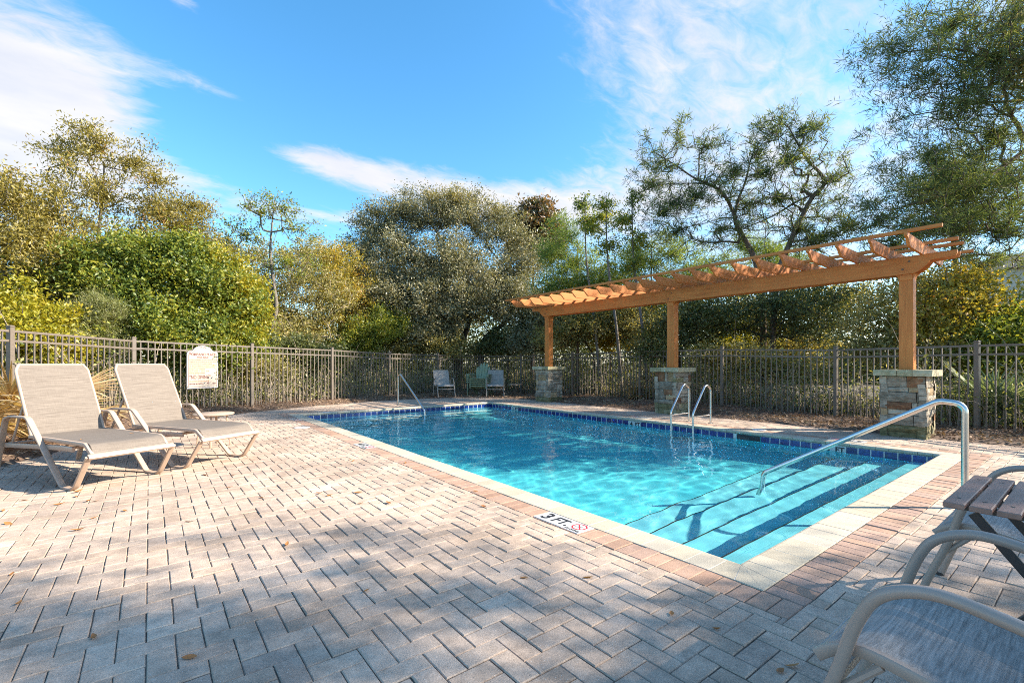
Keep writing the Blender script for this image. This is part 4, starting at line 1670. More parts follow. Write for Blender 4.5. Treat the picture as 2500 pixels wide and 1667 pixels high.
def tree(name, label, cat, trunks, tips, bark, leafm, per, sig, ll, lw, rg, seg=.35, wob=.1, rtip=.006, needle=False, group=None, along=.35, hang=.0, upb=.0, power=2.35, bare=0.0, radial=.0, up=.12):
    PA, par, rp, tn = grow(trunks, tips, rg, seg, wob, rtip, power, up=up)
    t = thing(name, label, cat, tuple(PA[0]), 0, group)
    O = PA[0]
    ch = np.where(par >= 0)[0]
    big = ch[rp[ch] > .035]
    sm = ch[rp[ch] <= .035]
    VV, FF, off = [], [], 0
    for ids, sides in ((big, 8), (sm, 4)):
        if len(ids):
            V, F = tube_edges(PA[par[ids]], PA[ids], rp[par[ids]] if sides == 8 else np.minimum(rp[par[ids]], rp[ids] * 1.3), rp[ids], sides)
            VV.append(V)
            FF.append(F + off)
            off += len(V)
    me = np_mesh('trunk', np.concatenate(VV) - O, np.concatenate(FF), True)
    link('trunk', me, bark, t)
    # leaves round the twig ends and along the thin twigs
    per = per * DENS
    keep = tn[rg.random(len(tn)) > bare]
    thin = ch[(rp[ch] < rtip * 3.2)]
    na = int(len(keep) * per * along)
    C1_ = np.repeat(PA[keep], int(per * (1 - along)), 0)
    axis1 = np.repeat(PA[keep] - PA[par[keep]], int(per * (1 - along)), 0)
    ids = rg.choice(thin, na) if len(thin) else np.array([], int)
    f = rg.random((na, 1))
    C2_ = PA[ids] * f + PA[par[ids]] * (1 - f)
    axis2 = PA[ids] - PA[par[ids]]
    C = np.concatenate([C1_, C2_])
    ax = unit(np.concatenate([axis1, axis2]))
    s = np.concatenate([np.full(len(C1_), sig), np.full(na, sig * .55)])
    off_ = rg.normal(size=C.shape) * s[:, None] * np.array([1, 1, .8])
    P = C + off_
    D = rg.normal(size=P.shape) + ax * .7 + unit(off_) * radial
    D[:, 2] += upb - hang
    L = ll * 1.12 * rg.uniform(.6, 1.35, len(P))
    Wd = lw * 1.2 * rg.uniform(.7, 1.25, len(P))
    V, F = leaf_arrays(P, D, L, Wd, rg, fold=0.0 if needle else .22, curl=.05 if needle else .15)
    V[:, 2] = np.maximum(V[:, 2], .01)
    me = np_mesh('crown', V - O, F)
    link('crown', me, leafm, t)
    return t


def ell(rg, n, c, r, shell=.55, zmin=None):
    u = unit(rg.normal(size=(n, 3)))
    q = rg.random((n, 1)) ** shell
    P = np.asarray(c) + u * q * np.asarray(r)
    if zmin is not None:
        P = P[P[:, 2] > zmin]
    return P


def blobs(rg, n, items, shell=.55, zmin=.15):
    w = np.array([i[1][0] * i[1][1] + i[1][2] * i[1][1] for i in items], float)
    w /= w.sum()
    return np.concatenate([ell(rg, max(2, int(n * q)), c, r, shell, zmin) for q, (c, r) in zip(w, items)])


def vec(px, py, d):
    return at(px, d, zat(py, d))


rg = np.random.default_rng(101)
DENS = 1.7


def b_(px, py, d, rx, rz, ry=None):       # blob at a bearing, radii across / up / deep
    return (vec(px, py, d), (rx, ry or rx, rz))


# --- left bank: olive shrubs tall and airy
def gz(p):
    return float(ground_z(np.array([[p[0], p[1]]]))[0])


def base(px, d):
    p = at(px, d)
    p[2] = gz(p) - .05
    return p


tr = base(230, 13.0)
tips = blobs(rg, 420, [b_(250, 480, 12.6, 1.5, 1.3), b_(330, 400, 12.9, .8, .8), b_(150, 370, 12.6, .8, .8), b_(240, 360, 12.7, .7, .65), b_(110, 520, 12.2, 1.3, 1.0), b_(300, 600, 12.7, 1.6, .9), b_(230, 330, 12.7, .7, .35), b_(380, 440, 12.9, .6, .4)], .95)
tree('wax_myrtle', 'tall airy olive tree with reddish shoots behind the first lounger', 'tree',
     [([tr, tr + (0, 0, 1.6), vec(235, 640, 12.8), vec(250, 480, 12.7)], .09, .03, -1), ([vec(238, 690, 12.8), vec(150, 560, 12.5), vec(130, 450, 12.5)], .05, .02, 3)],
     tips, M['bark_grey'], M['leaf_olive'], 26, .13, .085, .026, rg, group=None, upb=.6, wob=.2)
tr = base(20, 11.0)
tips = blobs(rg, 420, [b_(-60, 560, 10.9, 1.7, 1.4), b_(40, 480, 11.0, .9, .7), b_(60, 620, 10.8, 1.2, 1.0), b_(-120, 480, 10.9, 1.2, .9), b_(150, 620, 11.4, 1.1, .9)], .6)
tree('wax_myrtle', 'dense olive tree at the left edge above the yellow green bush', 'tree', [([tr, tr + (0, 0, 1.4), vec(10, 600, 11)], .08, .03, -1)],
     tips, M['bark_grey'], M['leaf_olive'], 46, .17, .085, .028, rg, upb=.4)
tr = base(440, 13.6)
tips = blobs(rg, 260, [b_(440, 560, 13.6, 1.2, .8), b_(400, 510, 13.6, .8, .5), b_(470, 500, 13.7, .5, .35), b_(500, 620, 13.7, .8, .6)], .65)
tree('wax_myrtle', 'lower olive tree right of the tallest one, thin rounded top', 'tree', [([tr, tr + (0, 0, 2), vec(440, 600, 13.6)], .06, .025, -1)],
     tips, M['bark_grey'], M['leaf_olive'], 34, .15, .08, .026, rg, upb=.4)
# big leaved green shrub
tr = base(380, 11.9)
tips = blobs(rg, 700, [b_(230, 690, 11.4, 1.0, .9), b_(350, 680, 11.7, 1.25, 1.05), b_(480, 660, 12.2, 1.0, 1.0), b_(560, 760, 12.6, 1.0, 1.0), b_(400, 800, 11.8, 1.6, .9), b_(520, 850, 12.2, 1.2, .7), b_(240, 820, 11.2, 1.2, .8), b_(300, 610, 11.8, .5, .35), b_(200, 640, 11.5, .5, .4), b_(430, 600, 12.0, .6, .3)], .75)
tree('evergreen_shrub', 'large dark green broad leaved shrub behind the fence and rules sign', 'shrub', [([tr, tr + (0, 0, .9), tr + (.1, 0, 1.9)], .08, .04, -1)],
     tips, M['bark_dark'], M['leaf_green'], 74, .19, .085, .038, rg)
tr = base(530, 12.9)  # yellow leaves put in for the sunlit top of the green shrub
tips = blobs(rg, 330, [b_(520, 660, 12.8, .9, .7), b_(580, 720, 13.0, .9, .7), b_(440, 640, 12.6, .8, .45), b_(600, 790, 13.0, .7, .6)], .5)
tree('evergreen_shrub', 'yellow leaf mass added as the sunlit top of the dark green shrub', 'shrub', [([tr, tr + (0, 0, .9), tr + (.1, 0, 1.9)], .06, .03, -1)],
     tips, M['bark_dark'], M['leaf_yellow'], 44, .16, .085, .04, rg)
tr = base(30, 9.4)
tips = blobs(rg, 300, [b_(20, 780, 9.3, 1.0, .8), b_(80, 830, 9.4, .8, .6), b_(-60, 800, 9.3, 1.1, .9), b_(110, 900, 9.6, .7, .5)], .45)
tree('yellow_shrub', 'yellow green shrub at the left edge just behind the fence', 'shrub', [([tr, tr + (0, 0, .6), tr + (0, 0, 1.2)], .05, .03, -1)],
     tips, M['bark_grey'], M['leaf_yellow'], 66, .15, .085, .036, rg)
tr = base(225, 10.5)
tips = blobs(rg, 330, [b_(225, 830, 10.5, .75, .6), b_(190, 790, 10.5, .35, .5), b_(260, 770, 10.5, .4, .4), b_(235, 735, 10.5, .22, .35), b_(170, 870, 10.4, .6, .5)], .6)
tree('feathery_shrub', 'pale feathery shrub in front of the dark green leaves', 'shrub', [([tr, tr + (0, 0, .6), tr + (0, 0, 1.4)], .04, .02, -1)],
     tips, M['bark_grey'], M['leaf_feather'], 80, .11, .07, .010, rg, needle=True, upb=.9)
# slender tree with bare trunk
tk = [base(652, 15.4), vec(655, 830, 15.4), vec(674, 760, 15.4), vec(668, 690, 15.4), vec(660, 620, 15.4), vec(664, 550, 15.4), vec(670, 490, 15.4)]
tips = blobs(rg, 300, [b_(640, 520, 15.4, 1.0, .7), b_(690, 510, 15.4, .9, .5), b_(655, 480, 15.4, .5, .4), b_(600, 570, 15.4, 1.0, .45), b_(730, 560, 15.4, .9, .4), b_(560, 590, 15.5, .7, .4), b_(700, 640, 15.4, 1.2, .5)], 1.0)
tree('slender_tree', 'slender tree with a bare crooked grey trunk and thin green top', 'tree', [(tk, .095, .012, -1), ([vec(662, 735, 15.4), vec(630, 700, 15.4), vec(598, 672, 15.4), vec(590, 620, 15.4)], .05, .02, 12)],
     tips, M['bark_grey'], M['leaf_green'], 10, .10, .08, .03, rg, bare=.25, rtip=.0085, up=-.05)
# thicket between
for lab, px, d, items, lm, n, per in [
    ('tangled pale twiggy thicket left of the grey oak', 720, 17.0, [b_(720, 690, 17, 1.5, 1.1), b_(640, 720, 16.6, 1.3, 1.0), b_(790, 720, 17.2, 1.3, 1.0), b_(740, 620, 17.2, 1.0, .6), b_(620, 630, 17, 1.2, .8), b_(690, 810, 16.4, 2.0, .8)], 'leaf_thicket', 760, 22),
    ('yellowing bush in the gap beside the grey oak', 810, 18.8, [b_(830, 670, 18.8, 1.4, .9), b_(800, 620, 19, 1.3, .7), b_(860, 730, 18.6, 1.2, .9), b_(760, 680, 19, 1.4, .9), b_(840, 800, 18.6, 1.4, .8)], 'leaf_gold', 380, 46),
    ('glossy green bush under the left edge of the grey oak', 905, 18.4, [b_(900, 810, 18.3, 1.0, .8), b_(850, 840, 18, .9, .5), b_(945, 790, 18.6, .9, .8)], 'leaf_green', 260, 66),
]:
    tr = base(px, d)
    tips = blobs(rg, n, items, .6)
    tree('thicket_bush', lab, 'bush', [([tr, tr + (0, 0, .8), tr + (.1, .1, 1.6)], .06, .03, -1)], tips, M['twig'], M[lm], per, .15, .075, .034, rg, rtip=.008, wob=.2)
# live oak
c_t = base(1118, 21.5)
tips = blobs(rg, 1150, [b_(880, 640, 21.8, 1.30, 1.30), b_(930, 560, 22, 1.43, 1.30), b_(1000, 530, 22, 1.56, 1.16), b_(1070, 510, 22, 1.43, 1.16), b_(1150, 530, 22, 1.69, 1.16), b_(1230, 570, 21.8, 1.43, 1.16), b_(1290, 640, 21.5, 1.30, 1.30),
                        b_(950, 650, 21, 1.95, 1.59), b_(1040, 640, 20.8, 1.95, 1.59), b_(1130, 650, 20.8, 2.08, 1.59), b_(1220, 690, 20.8, 1.82, 1.45), b_(890, 730, 20.8, 1.69, 1.16), b_(980, 740, 20.2, 2.08, 1.16), b_(1080, 740, 20, 2.21, 1.30),
                        b_(1180, 740, 20.2, 1.69, 1.01), b_(1290, 740, 20.6, 1.56, 1.16), b_(1310, 810, 20, 1.30, 0.87), b_(920, 800, 20, 1.69, 0.87), b_(1030, 810, 19.8, 1.56, 0.72)], .55)
tree('live_oak', 'broad grey green live oak with dark forked trunk at the far corner', 'tree',
     [([c_t, vec(1115, 850, 21.5), vec(1098, 800, 21.5), vec(1085, 720, 21.6), vec(1080, 620, 21.8)], .26, .10, -1),
      ([vec(1112, 850, 21.5), vec(1138, 810, 21.4), vec(1150, 740, 21.4)], .17, .08, 3),
      ([base(1172, 21.0), vec(1176, 850, 21), vec(1195, 815, 21), vec(1240, 780, 21), vec(1262, 700, 21)], .15, .07, -1)],
     tips, M['bark_dark'], M['leaf_oak'], 105, .24, .095, .038, rg, seg=.5, rtip=.009)
# wispy shoots on the oak's top
tips = blobs(rg, 150, [b_(980, 525, 22, 1.6, .5), b_(1110, 490, 22, 2.0, .5), b_(1210, 520, 22, 1.4, .5)], 1.0)
tr = vec(1085, 590, 22)
tree('upright_shoots', 'wispy upright shoots of a taller tree rising over the grey oak', 'tree', [([base(1070, 23.5), vec(1080, 700, 23), tr], .10, .05, -1)], tips, M['bark_grey'], M['leaf_olive'], 26, .2, .085, .03, rg, upb=.9, rtip=.008)
# magnolia
tr = base(1300, 24)
tips = blobs(rg, 260, [b_(1305, 560, 24, 1.2, 1.4), b_(1310, 515, 24, .6, .5), b_(1275, 570, 24, .8, .8), b_(1345, 590, 24, .7, .9)], .5)
tree('magnolia', 'brown tinged magnolia rising behind the far end of the pergola', 'tree', [([tr, tr + (0, 0, 3), vec(1303, 600, 24)], .14, .05, -1)], tips, M['bark_dark'], M['leaf_magnolia'], 56, .26, .17, .075, rg, rtip=.01)
# young pines with bright needles
for lab, px, d, items, n in [
    ('bright young pine left of the middle pergola post, upright top', 1410, 17.6, [b_(1400, 640, 17.6, 1.2, 1.2), b_(1370, 570, 17.6, .6, .7), b_(1340, 620, 17.7, .7, .8), b_(1440, 690, 17.4, 1.2, .7), b_(1360, 700, 17.4, 1.0, .7)], 330),
    ('bright young pine behind the middle of the pergola, wide and low', 1590, 17.0, [b_(1560, 640, 17, 1.5, .9), b_(1640, 620, 17, 1.2, .9), b_(1500, 690, 17, 1.2, .6), b_(1680, 680, 17, 1.3, .7), b_(1760, 660, 17.5, 1.2, .7)], 380),
    ('bright young pine glimpsed beyond the two leaning pine trunks', 1880, 18.5, [b_(1880, 620, 18.5, 1.0, .6), b_(1830, 600, 18.5, .8, .5), b_(1930, 650, 18.5, 1.2, .6)], 180),
]:
    tr = base(px, d)
    top = vec(px, 600, d)
    tips = blobs(rg, n, items, .6)
    tree('young_pine', lab, 'tree', [([tr, tr + (0, 0, 2.5), top], .07, .02, -1)], tips, M['bark_pine'], M['needle_bright'], 30, .13, .15, .018, rg, needle=True, upb=.4, radial=.6)
# thin saplings
for lab, px, ptop, d, items in [
    ('thin bare stemmed sapling with leafy tip left of its taller twin', 1480, 475, 15.8, [b_(1478, 500, 15.8, .5, .45), b_(1510, 540, 15.8, .4, .4), b_(1445, 560, 15.8, .5, .3), b_(1490, 600, 15.8, .6, .4)]),
    ('thin sapling with a tall bare stem rising over the pergola centre', 1543, 460, 15.2, [b_(1545, 490, 15.2, .3, .45), b_(1525, 540, 15.2, .4, .4), b_(1560, 590, 15.2, .5, .4), b_(1550, 640, 15.2, .5, .4)]),
    ('small sapling with scattered leaves beside the magnolia', 1428, 470, 16.6, [b_(1425, 500, 16.6, .35, .3), b_(1440, 545, 16.6, .5, .35), b_(1470, 530, 16.6, .3, .3)]),
]:
    tr = base(px + 40, d)
    tips = blobs(rg, 62, items, .8)
    tree('sapling', lab, 'sapling', [([tr, vec(px + 25, 800, d), vec(px + 4, 640, d), vec(px, ptop + 40, d), vec(px, ptop, d)], .06, .012, -1)], tips, M['bark_grey'], M['leaf_green'], 24, .13, .085, .035, rg)


def pine(lab, trunks, items, n, per, sig, ll=.17, lw=.017, leafm='needle', shell=.9, group=None, bare=.0, rtip=.009, name='pine_tree', tipx=3.0, spread=.42):
    items = [(c, tuple(np.array(r) * 1.25)) for c, r in items]
    w = np.array([(r[0] * r[1] * r[2]) ** .8 for c, r in items])
    k = int(n * tipx * .68)
    tips = [ell(rg, max(2, int(k * q)), c, r, 1.0, .4) for q, (c, r) in zip(w / w.sum(), items)]
    limb = np.concatenate([np.array(smooth_path(t_[0], 6))[(18 if i_ == 0 else 4):] for i_, t_ in enumerate(trunks)])
    q = limb[rg.integers(0, len(limb), int(n * tipx * .32))] + rg.normal(size=(int(n * tipx * .32), 3)) * spread
    tips = np.concatenate(tips + [q])
    return tree(name, lab, 'tree', trunks, tips, M['bark_pine'], M[leafm], per * .17, sig * .36, ll, lw, rg, seg=.4, wob=.16, rtip=rtip, needle=True, radial=1.2, along=.62, group=group, bare=bare)


dA = 15.2
pine('leaning pine whose crooked limbs reach left above the pergola',
     [([base(1865, dA), vec(1862, 760, dA), vec(1845, 640, dA), vec(1802, 557, dA), vec(1793, 525, dA)], 0.112, 0.066, -1),
      ([vec(1793, 525, dA), vec(1769, 477, dA), vec(1738, 453, dA), vec(1694, 434, dA), vec(1647, 402, dA), vec(1597, 372, dA)], 0.056, 0.018, 16),
      ([vec(1793, 525, dA), vec(1805, 480, dA), vec(1818, 449, dA), vec(1834, 386, dA), vec(1850, 350, dA)], 0.050, 0.018, 16),
      ([vec(1802, 592, dA), vec(1770, 590, dA), vec(1730, 592, dA), vec(1690, 583, dA)], 0.040, 0.015, 11),
      ([vec(1738, 453, dA), vec(1700, 448, dA), vec(1620, 450, dA), vec(1575, 465, dA)], 0.026, 0.009, 24)],
     [b_(1600, 400, dA, .75, .45), b_(1575, 340, dA, .3, .3), b_(1655, 330, dA, .45, .6), b_(1670, 280, dA, .2, .3), b_(1720, 360, dA, .7, .5), b_(1590, 450, dA, .7, .35), b_(1640, 500, dA, 1.0, .3), b_(1700, 480, dA, .9, .4),
      b_(1790, 420, dA, .7, .55), b_(1820, 500, dA, .6, .45), b_(1650, 560, dA, 1.0, .35), b_(1760, 560, dA, .8, .3), b_(1850, 380, dA, .4, .5), b_(1620, 520, dA, .9, .35)], 320, 54, .12)
dB = 14.6
pine('leaning pine with a kinked grey trunk and tall upright top above the pergola',
     [([base(1880, dB), vec(1895, 700, dB), vec(1924, 604, dB), vec(1964, 517, dB), vec(1985, 480, dB), vec(2011, 452, dB), vec(2004, 425, dB), vec(1975, 395, dB), vec(1951, 357, dB), vec(1925, 310, dB)], 0.099, 0.024, -1),
      ([vec(2000, 470, dB), vec(1950, 490, dB), vec(1900, 520, dB), vec(1860, 540, dB), vec(1815, 556, dB)], 0.036, 0.012, 20),
      ([vec(2011, 452, dB), vec(2030, 432, dB), vec(2065, 412, dB)], 0.023, 0.009, 22),
      ([vec(1957, 532, dB), vec(2000, 530, dB), vec(2050, 532, dB)], 0.030, 0.012, 12),
      ([vec(1933, 590, dB), vec(1985, 582, dB), vec(2040, 570, dB)], 0.033, 0.012, 9)],
     [b_(1905, 290, dB, .35, .45), b_(1960, 320, dB, .5, .5), b_(1990, 310, dB, .3, .35), b_(1880, 330, dB, .45, .45), b_(1930, 390, dB, .6, .5), b_(1850, 310, dB, .25, .4), b_(1870, 420, dB, .6, .4), b_(1900, 480, dB, .7, .35),
      b_(2040, 440, dB, .4, .3), b_(1990, 590, dB, .7, .4), b_(1950, 560, dB, .7, .35), b_(2070, 550, dB, .8, .4)], 300, 54, .12)
# big pine at the right
dC = 11.0
bC = at(2560, dC)
pine('large pine filling the upper right corner with sweeping feathery boughs',
     [([base(2570, dC), vec(2560, 700, dC), vec(2545, 400, dC), vec(2530, 100, dC), vec(2510, -200, dC)], 0.139, 0.054, -1),
      ([vec(2550, 330, dC), vec(2430, 420, dC - .4), vec(2330, 470, dC - .6), vec(2220, 500, dC - .7)], 0.056, 0.018, 8),
      ([vec(2540, 120, dC), vec(2450, 150, dC - .5), vec(2330, 120, dC - .9), vec(2180, 130, dC - 1.0)], 0.046, 0.012, 12),
      ([vec(2550, 240, dC), vec(2420, 250, dC - .3), vec(2300, 240, dC - .6)], 0.040, 0.012, 10),
      ([vec(2560, 480, dC), vec(2450, 540, dC - .2), vec(2340, 580, dC - .2)], 0.040, 0.012, 6)],
     [b_(2330, 60, 10.2, 1.3, .55), b_(2180, 110, 10.0, .9, .5), b_(2120, 120, 10.0, .4, .3), b_(2250, 190, 10.2, 1.2, .4), b_(2420, 150, 10.4, 1.1, .6), b_(2330, 280, 10.4, 1.2, .5), b_(2200, 280, 10.1, .5, .4), b_(2280, 380, 10.4, 1.2, .45),
      b_(2150, 400, 10.2, .6, .3), b_(2130, 320, 10.0, .3, .25), b_(2430, 330, 10.6, 1.2, .6), b_(2230, 460, 10.4, 1.1, .35), b_(2380, 460, 10.5, 1.3, .4), b_(2450, 560, 10.6, 1.2, .5), b_(2280, 560, 10.8, 1.2, .4), b_(2130, 500, 10.6, .9, .3), b_(2480, 40, 10.6, 1.2, .8),
      b_(2550, 200, 11.2, 1.5, 1.5), b_(2560, -150, 11, 1.5, 1.2), b_(2350, -120, 10.6, 1.4, .8), b_(2640, 420, 11.5, 1.6, 1.4)], 1150, 70, .20, ll=.14, lw=.012, rtip=.0075)
pine('slim dark trunked pine behind the right end of the pergola beams',
     [([base(2340, 13.5), vec(2346, 760, 13.5), vec(2330, 620, 13.5), vec(2322, 520, 13.5), vec(2310, 400, 13.5)], 0.086, 0.036, -1)],
     [b_(2250, 560, 13.6, 1.3, .5), b_(2380, 520, 13.6, 1.4, .6), b_(2180, 600, 13.6, 1.2, .4), b_(2420, 640, 13.4, 1.2, .4), b_(2300, 440, 13.8, 1.2, .7), b_(2150, 540, 14, 1.0, .5), b_(2450, 440, 13.8, 1.2, .8)], 420, 50, .15)
# trees outside the frame to the right: they throw the dappled shade on the near deck and the chairs
for lab, trunks, items, n, sg in [
    ('evergreen oak right of the deck whose crown shades the near paving', [([(8.8, -8.2, 0), (8.6, -8.0, 2.5), (8.3, -7.9, 5.5)], .17, .08, -1)],
     [((7.9, -8.1, 6.3), (1.9, 1.9, 1.2)), ((6.8, -7.4, 5.0), (1.3, 1.3, .7)), ((9.3, -8.8, 7.6), (1.9, 1.9, 1.0)), ((8.2, -9.6, 6.6), (1.5, 1.5, 1.2)), ((8.2, -8.4, 8.8), (2.1, 2.1, 1.1))], 270, .22),
    ('evergreen oak right of the deck shading the armchairs', [([(6.3, -9.4, 0), (6.3, -9.2, 2.4), (6.2, -9.0, 4.6)], .15, .07, -1)],
     [((6.2, -9.0, 5.4), (1.8, 1.8, 1.1)), ((5.0, -8.3, 4.2), (1.4, 1.4, .7)), ((7.0, -9.8, 6.8), (1.7, 1.7, 1.0)), ((4.4, -9.6, 5.2), (1.5, 1.5, .9))], 300, .22),
    ('broad evergreen oak right of the deck shading the pool', [([(11.6, -2.2, 0), (11.5, -2.1, 2.5), (11.4, -1.9, 5.0)], .2, .1, -1)],
     [((11.5, -2.1, 6.6), (2.0, 2.0, 1.3)), ((12.2, -1.4, 8.2), (2.0, 2.0, 1.0)), ((11.8, -3.2, 5.6), (1.2, 1.2, .8))], 210, .24),
]:
    tree('oak_tree', lab, 'tree', trunks, blobs(rg, n, items, .8), M['bark_dark'], M['leaf_oak'], 42, sg, .10, .05, rg)
# dark understorey oak behind the pergola and neighbours
for lab, px, d, items, lm, n, per, lf in [
    ('golden leaved bush seen between the far and middle pergola posts', 1490, 19.5, [b_(1480, 750, 19.5, 1.5, 1.0), b_(1400, 730, 19.8, 1.2, .9), b_(1570, 740, 19.4, 1.3, 1.0), b_(1500, 820, 19, 1.6, .7)], 'leaf_gold', 330, 48, (.10, .05)),
    ('olive bush behind the far stone pillar', 1340, 19.0, [b_(1340, 760, 19, 1.2, 1.0), b_(1290, 830, 18.8, 1.0, .6), b_(1390, 800, 18.6, 1.1, .7)], 'leaf_oak', 260, 60, (.09, .042)),
    ('tall pale scrub seen under the pergola beam between the right pillars', 1960, 17.0, [b_(1960, 760, 17, 1.6, 1.1), b_(1860, 790, 17, 1.3, .9), b_(2060, 740, 17, 1.4, 1.2), b_(1800, 760, 17.4, 1.2, 1.0), b_(1920, 850, 16, 1.8, .6)], 'leaf_thicket', 430, 50, (.095, .046)),
    ('yellow green scrub behind the low dark oak', 1740, 17.4, [b_(1740, 800, 17.4, 1.4, .8), b_(1660, 770, 17.6, 1.2, .8), b_(1800, 850, 16.6, 1.3, .5)], 'leaf_yellow', 280, 48, (.085, .042)),
    ('grey green scrub along the fence right of the middle pillar', 1860, 12.6, [b_(1830, 880, 12.8, .9, .5), b_(1930, 900, 12.3, .9, .45), b_(1760, 870, 13.2, .8, .5)], 'leaf_thicket', 200, 28, (.075, .034)),
    ('dark evergreen scrub along the left fence under the slender tree', 690, 14.9, [b_(640, 850, 14.6, .8, .6), b_(720, 860, 15.2, .9, .55), b_(780, 870, 16, .9, .5)], 'leaf_dark', 240, 56, (.08, .038)),
    ('pale dry scrub at the foot of the left fence beyond the sign', 600, 13.6, [b_(580, 900, 13.3, .8, .45), b_(660, 905, 14.2, .9, .4), b_(520, 890, 12.9, .7, .5)], 'leaf_thicket', 240, 44, (.07, .034)),
    ('low dark spreading oak in the shade behind the two right pillars', 1840, 14.6, [b_(1900, 740, 14.3, 1.7, .75), b_(1780, 770, 14.4, 1.2, .7), b_(2030, 740, 14.2, 1.2, .7), b_(1700, 800, 14.6, 1.0, .6), b_(1960, 800, 14, 1.3, .5)], 'leaf_dark', 430, 30, (.085, .034)),
    ('pale scrubby bush between the far and middle pillars', 1450, 17.2, [b_(1420, 790, 17, 1.2, .7), b_(1500, 770, 17.2, 1.2, .8), b_(1360, 820, 17, .9, .5), b_(1560, 800, 16.8, 1.0, .7)], 'leaf_thicket', 380, 46, (.08, .036)),
    ('yellow leaved bush to the right of the near pergola post', 2330, 11.4, [b_(2320, 740, 11.4, .8, .6), b_(2400, 760, 11.4, .8, .6), b_(2260, 800, 11.4, .7, .5), b_(2370, 690, 11.6, .6, .5)], 'leaf_gold', 240, 30, (.085, .046)),
    ('mixed green scrub behind the near stone pillar', 2180, 12.4, [b_(2150, 780, 12, 1.0, .7), b_(2230, 860, 11.4, .9, .6), b_(2100, 860, 11.8, .8, .6), b_(2240, 700, 12.4, 1.1, .7)], 'leaf_thicket', 300, 30, (.08, .038)),
    ('green scrub at the right edge beyond the palmetto', 2450, 10.8, [b_(2460, 840, 10.6, .9, .6), b_(2400, 860, 10.8, .8, .5), b_(2530, 800, 10.8, 1.0, .8)], 'leaf_green', 240, 54, (.085, .04)),
    ('shaded evergreen bush behind the middle pergola post', 1660, 14.2, [b_(1640, 800, 14.4, .9, .8), b_(1700, 760, 14.6, .9, .7), b_(1600, 850, 14.2, .8, .5)], 'leaf_dark', 240, 34, (.085, .036)),
    ('mossy evergreen bush right of the grey oak trunk', 1240, 20.6, [b_(1240, 830, 20.6, 1.2, .7), b_(1310, 790, 20.4, 1.3, .9), b_(1190, 850, 20.6, .9, .5)], 'leaf_dark', 260, 60, (.09, .04)),
    ('dim olive bush closing the gap above the yellow green shrub', 110, 12.6, [b_(90, 740, 12.6, 1.2, .8), b_(160, 700, 12.8, 1.0, .8), b_(30, 700, 12.4, 1.2, .9)], 'leaf_oak', 260, 60, (.085, .04)),
    ('olive bush closing the gap below the slender tree', 620, 18.0, [b_(610, 760, 18, 1.3, .9), b_(560, 700, 18, 1.0, .9), b_(670, 790, 18, 1.2, .8), b_(740, 800, 18.5, 1.2, .7)], 'leaf_thicket', 330, 50, (.085, .042)),
    ('dense olive bush filling the gap left of the grey oak', 940, 23.5, [b_(900, 740, 23.5, 2.0, 1.3), b_(1000, 760, 23.5, 2.0, 1.2), b_(840, 760, 23, 1.6, 1.1), b_(1090, 780, 24, 1.8, 1.0)], 'leaf_oak', 420, 56, (.11, .05)),
    ('dry leaved scrub in the gap under the grey oak', 1030, 20.0, [b_(1020, 830, 20, 1.5, .7), b_(1090, 850, 19.6, 1.2, .5), b_(960, 840, 19.4, 1.0, .6)], 'leaf_thicket', 300, 50, (.085, .036)),
]:
    tr = base(px, d)
    tips = blobs(rg, n, items, .55)
    tree('understorey_bush', lab, 'bush', [([tr, tr + (0, 0, .7), tr + (.1, .1, 1.5)], .08, .03, -1)], tips, M['bark_dark'], M[lm], per * .72, .17, lf[0], lf[1], rg, rtip=.007, wob=.2)


# far wood beyond
def far_wood():
    n = 170000
    px = rg.uniform(-500, 3100, n)
    d = rg.uniform(25, 40, n)
    h = 3.2 + 2.0 * np.sin(px / 170.) + 1.2 * np.sin(px / 61. + 2) + 1.0 * np.sin(px / 23.)
    h = 1.2 * np.clip(h, 2.0, 6.2) * np.where(px > 1250, 1.0, 1.05)
    z = rg.random(n) ** 1.1 * h * rg.uniform(.6, 1.25, n)
    P = np.stack([at(p, q) for p, q in zip(px, d)])
    P[:, 2] = z
    D = rg.normal(size=P.shape)
    V, F = leaf_arrays(P, D, .26 * rg.uniform(.6, 1.3, n), .12 * rg.uniform(.7, 1.3, n), rg)
    link('far_wood', np_mesh('far_wood', V, F), M['leaf_far'], None, 'stuff')


far_wood()


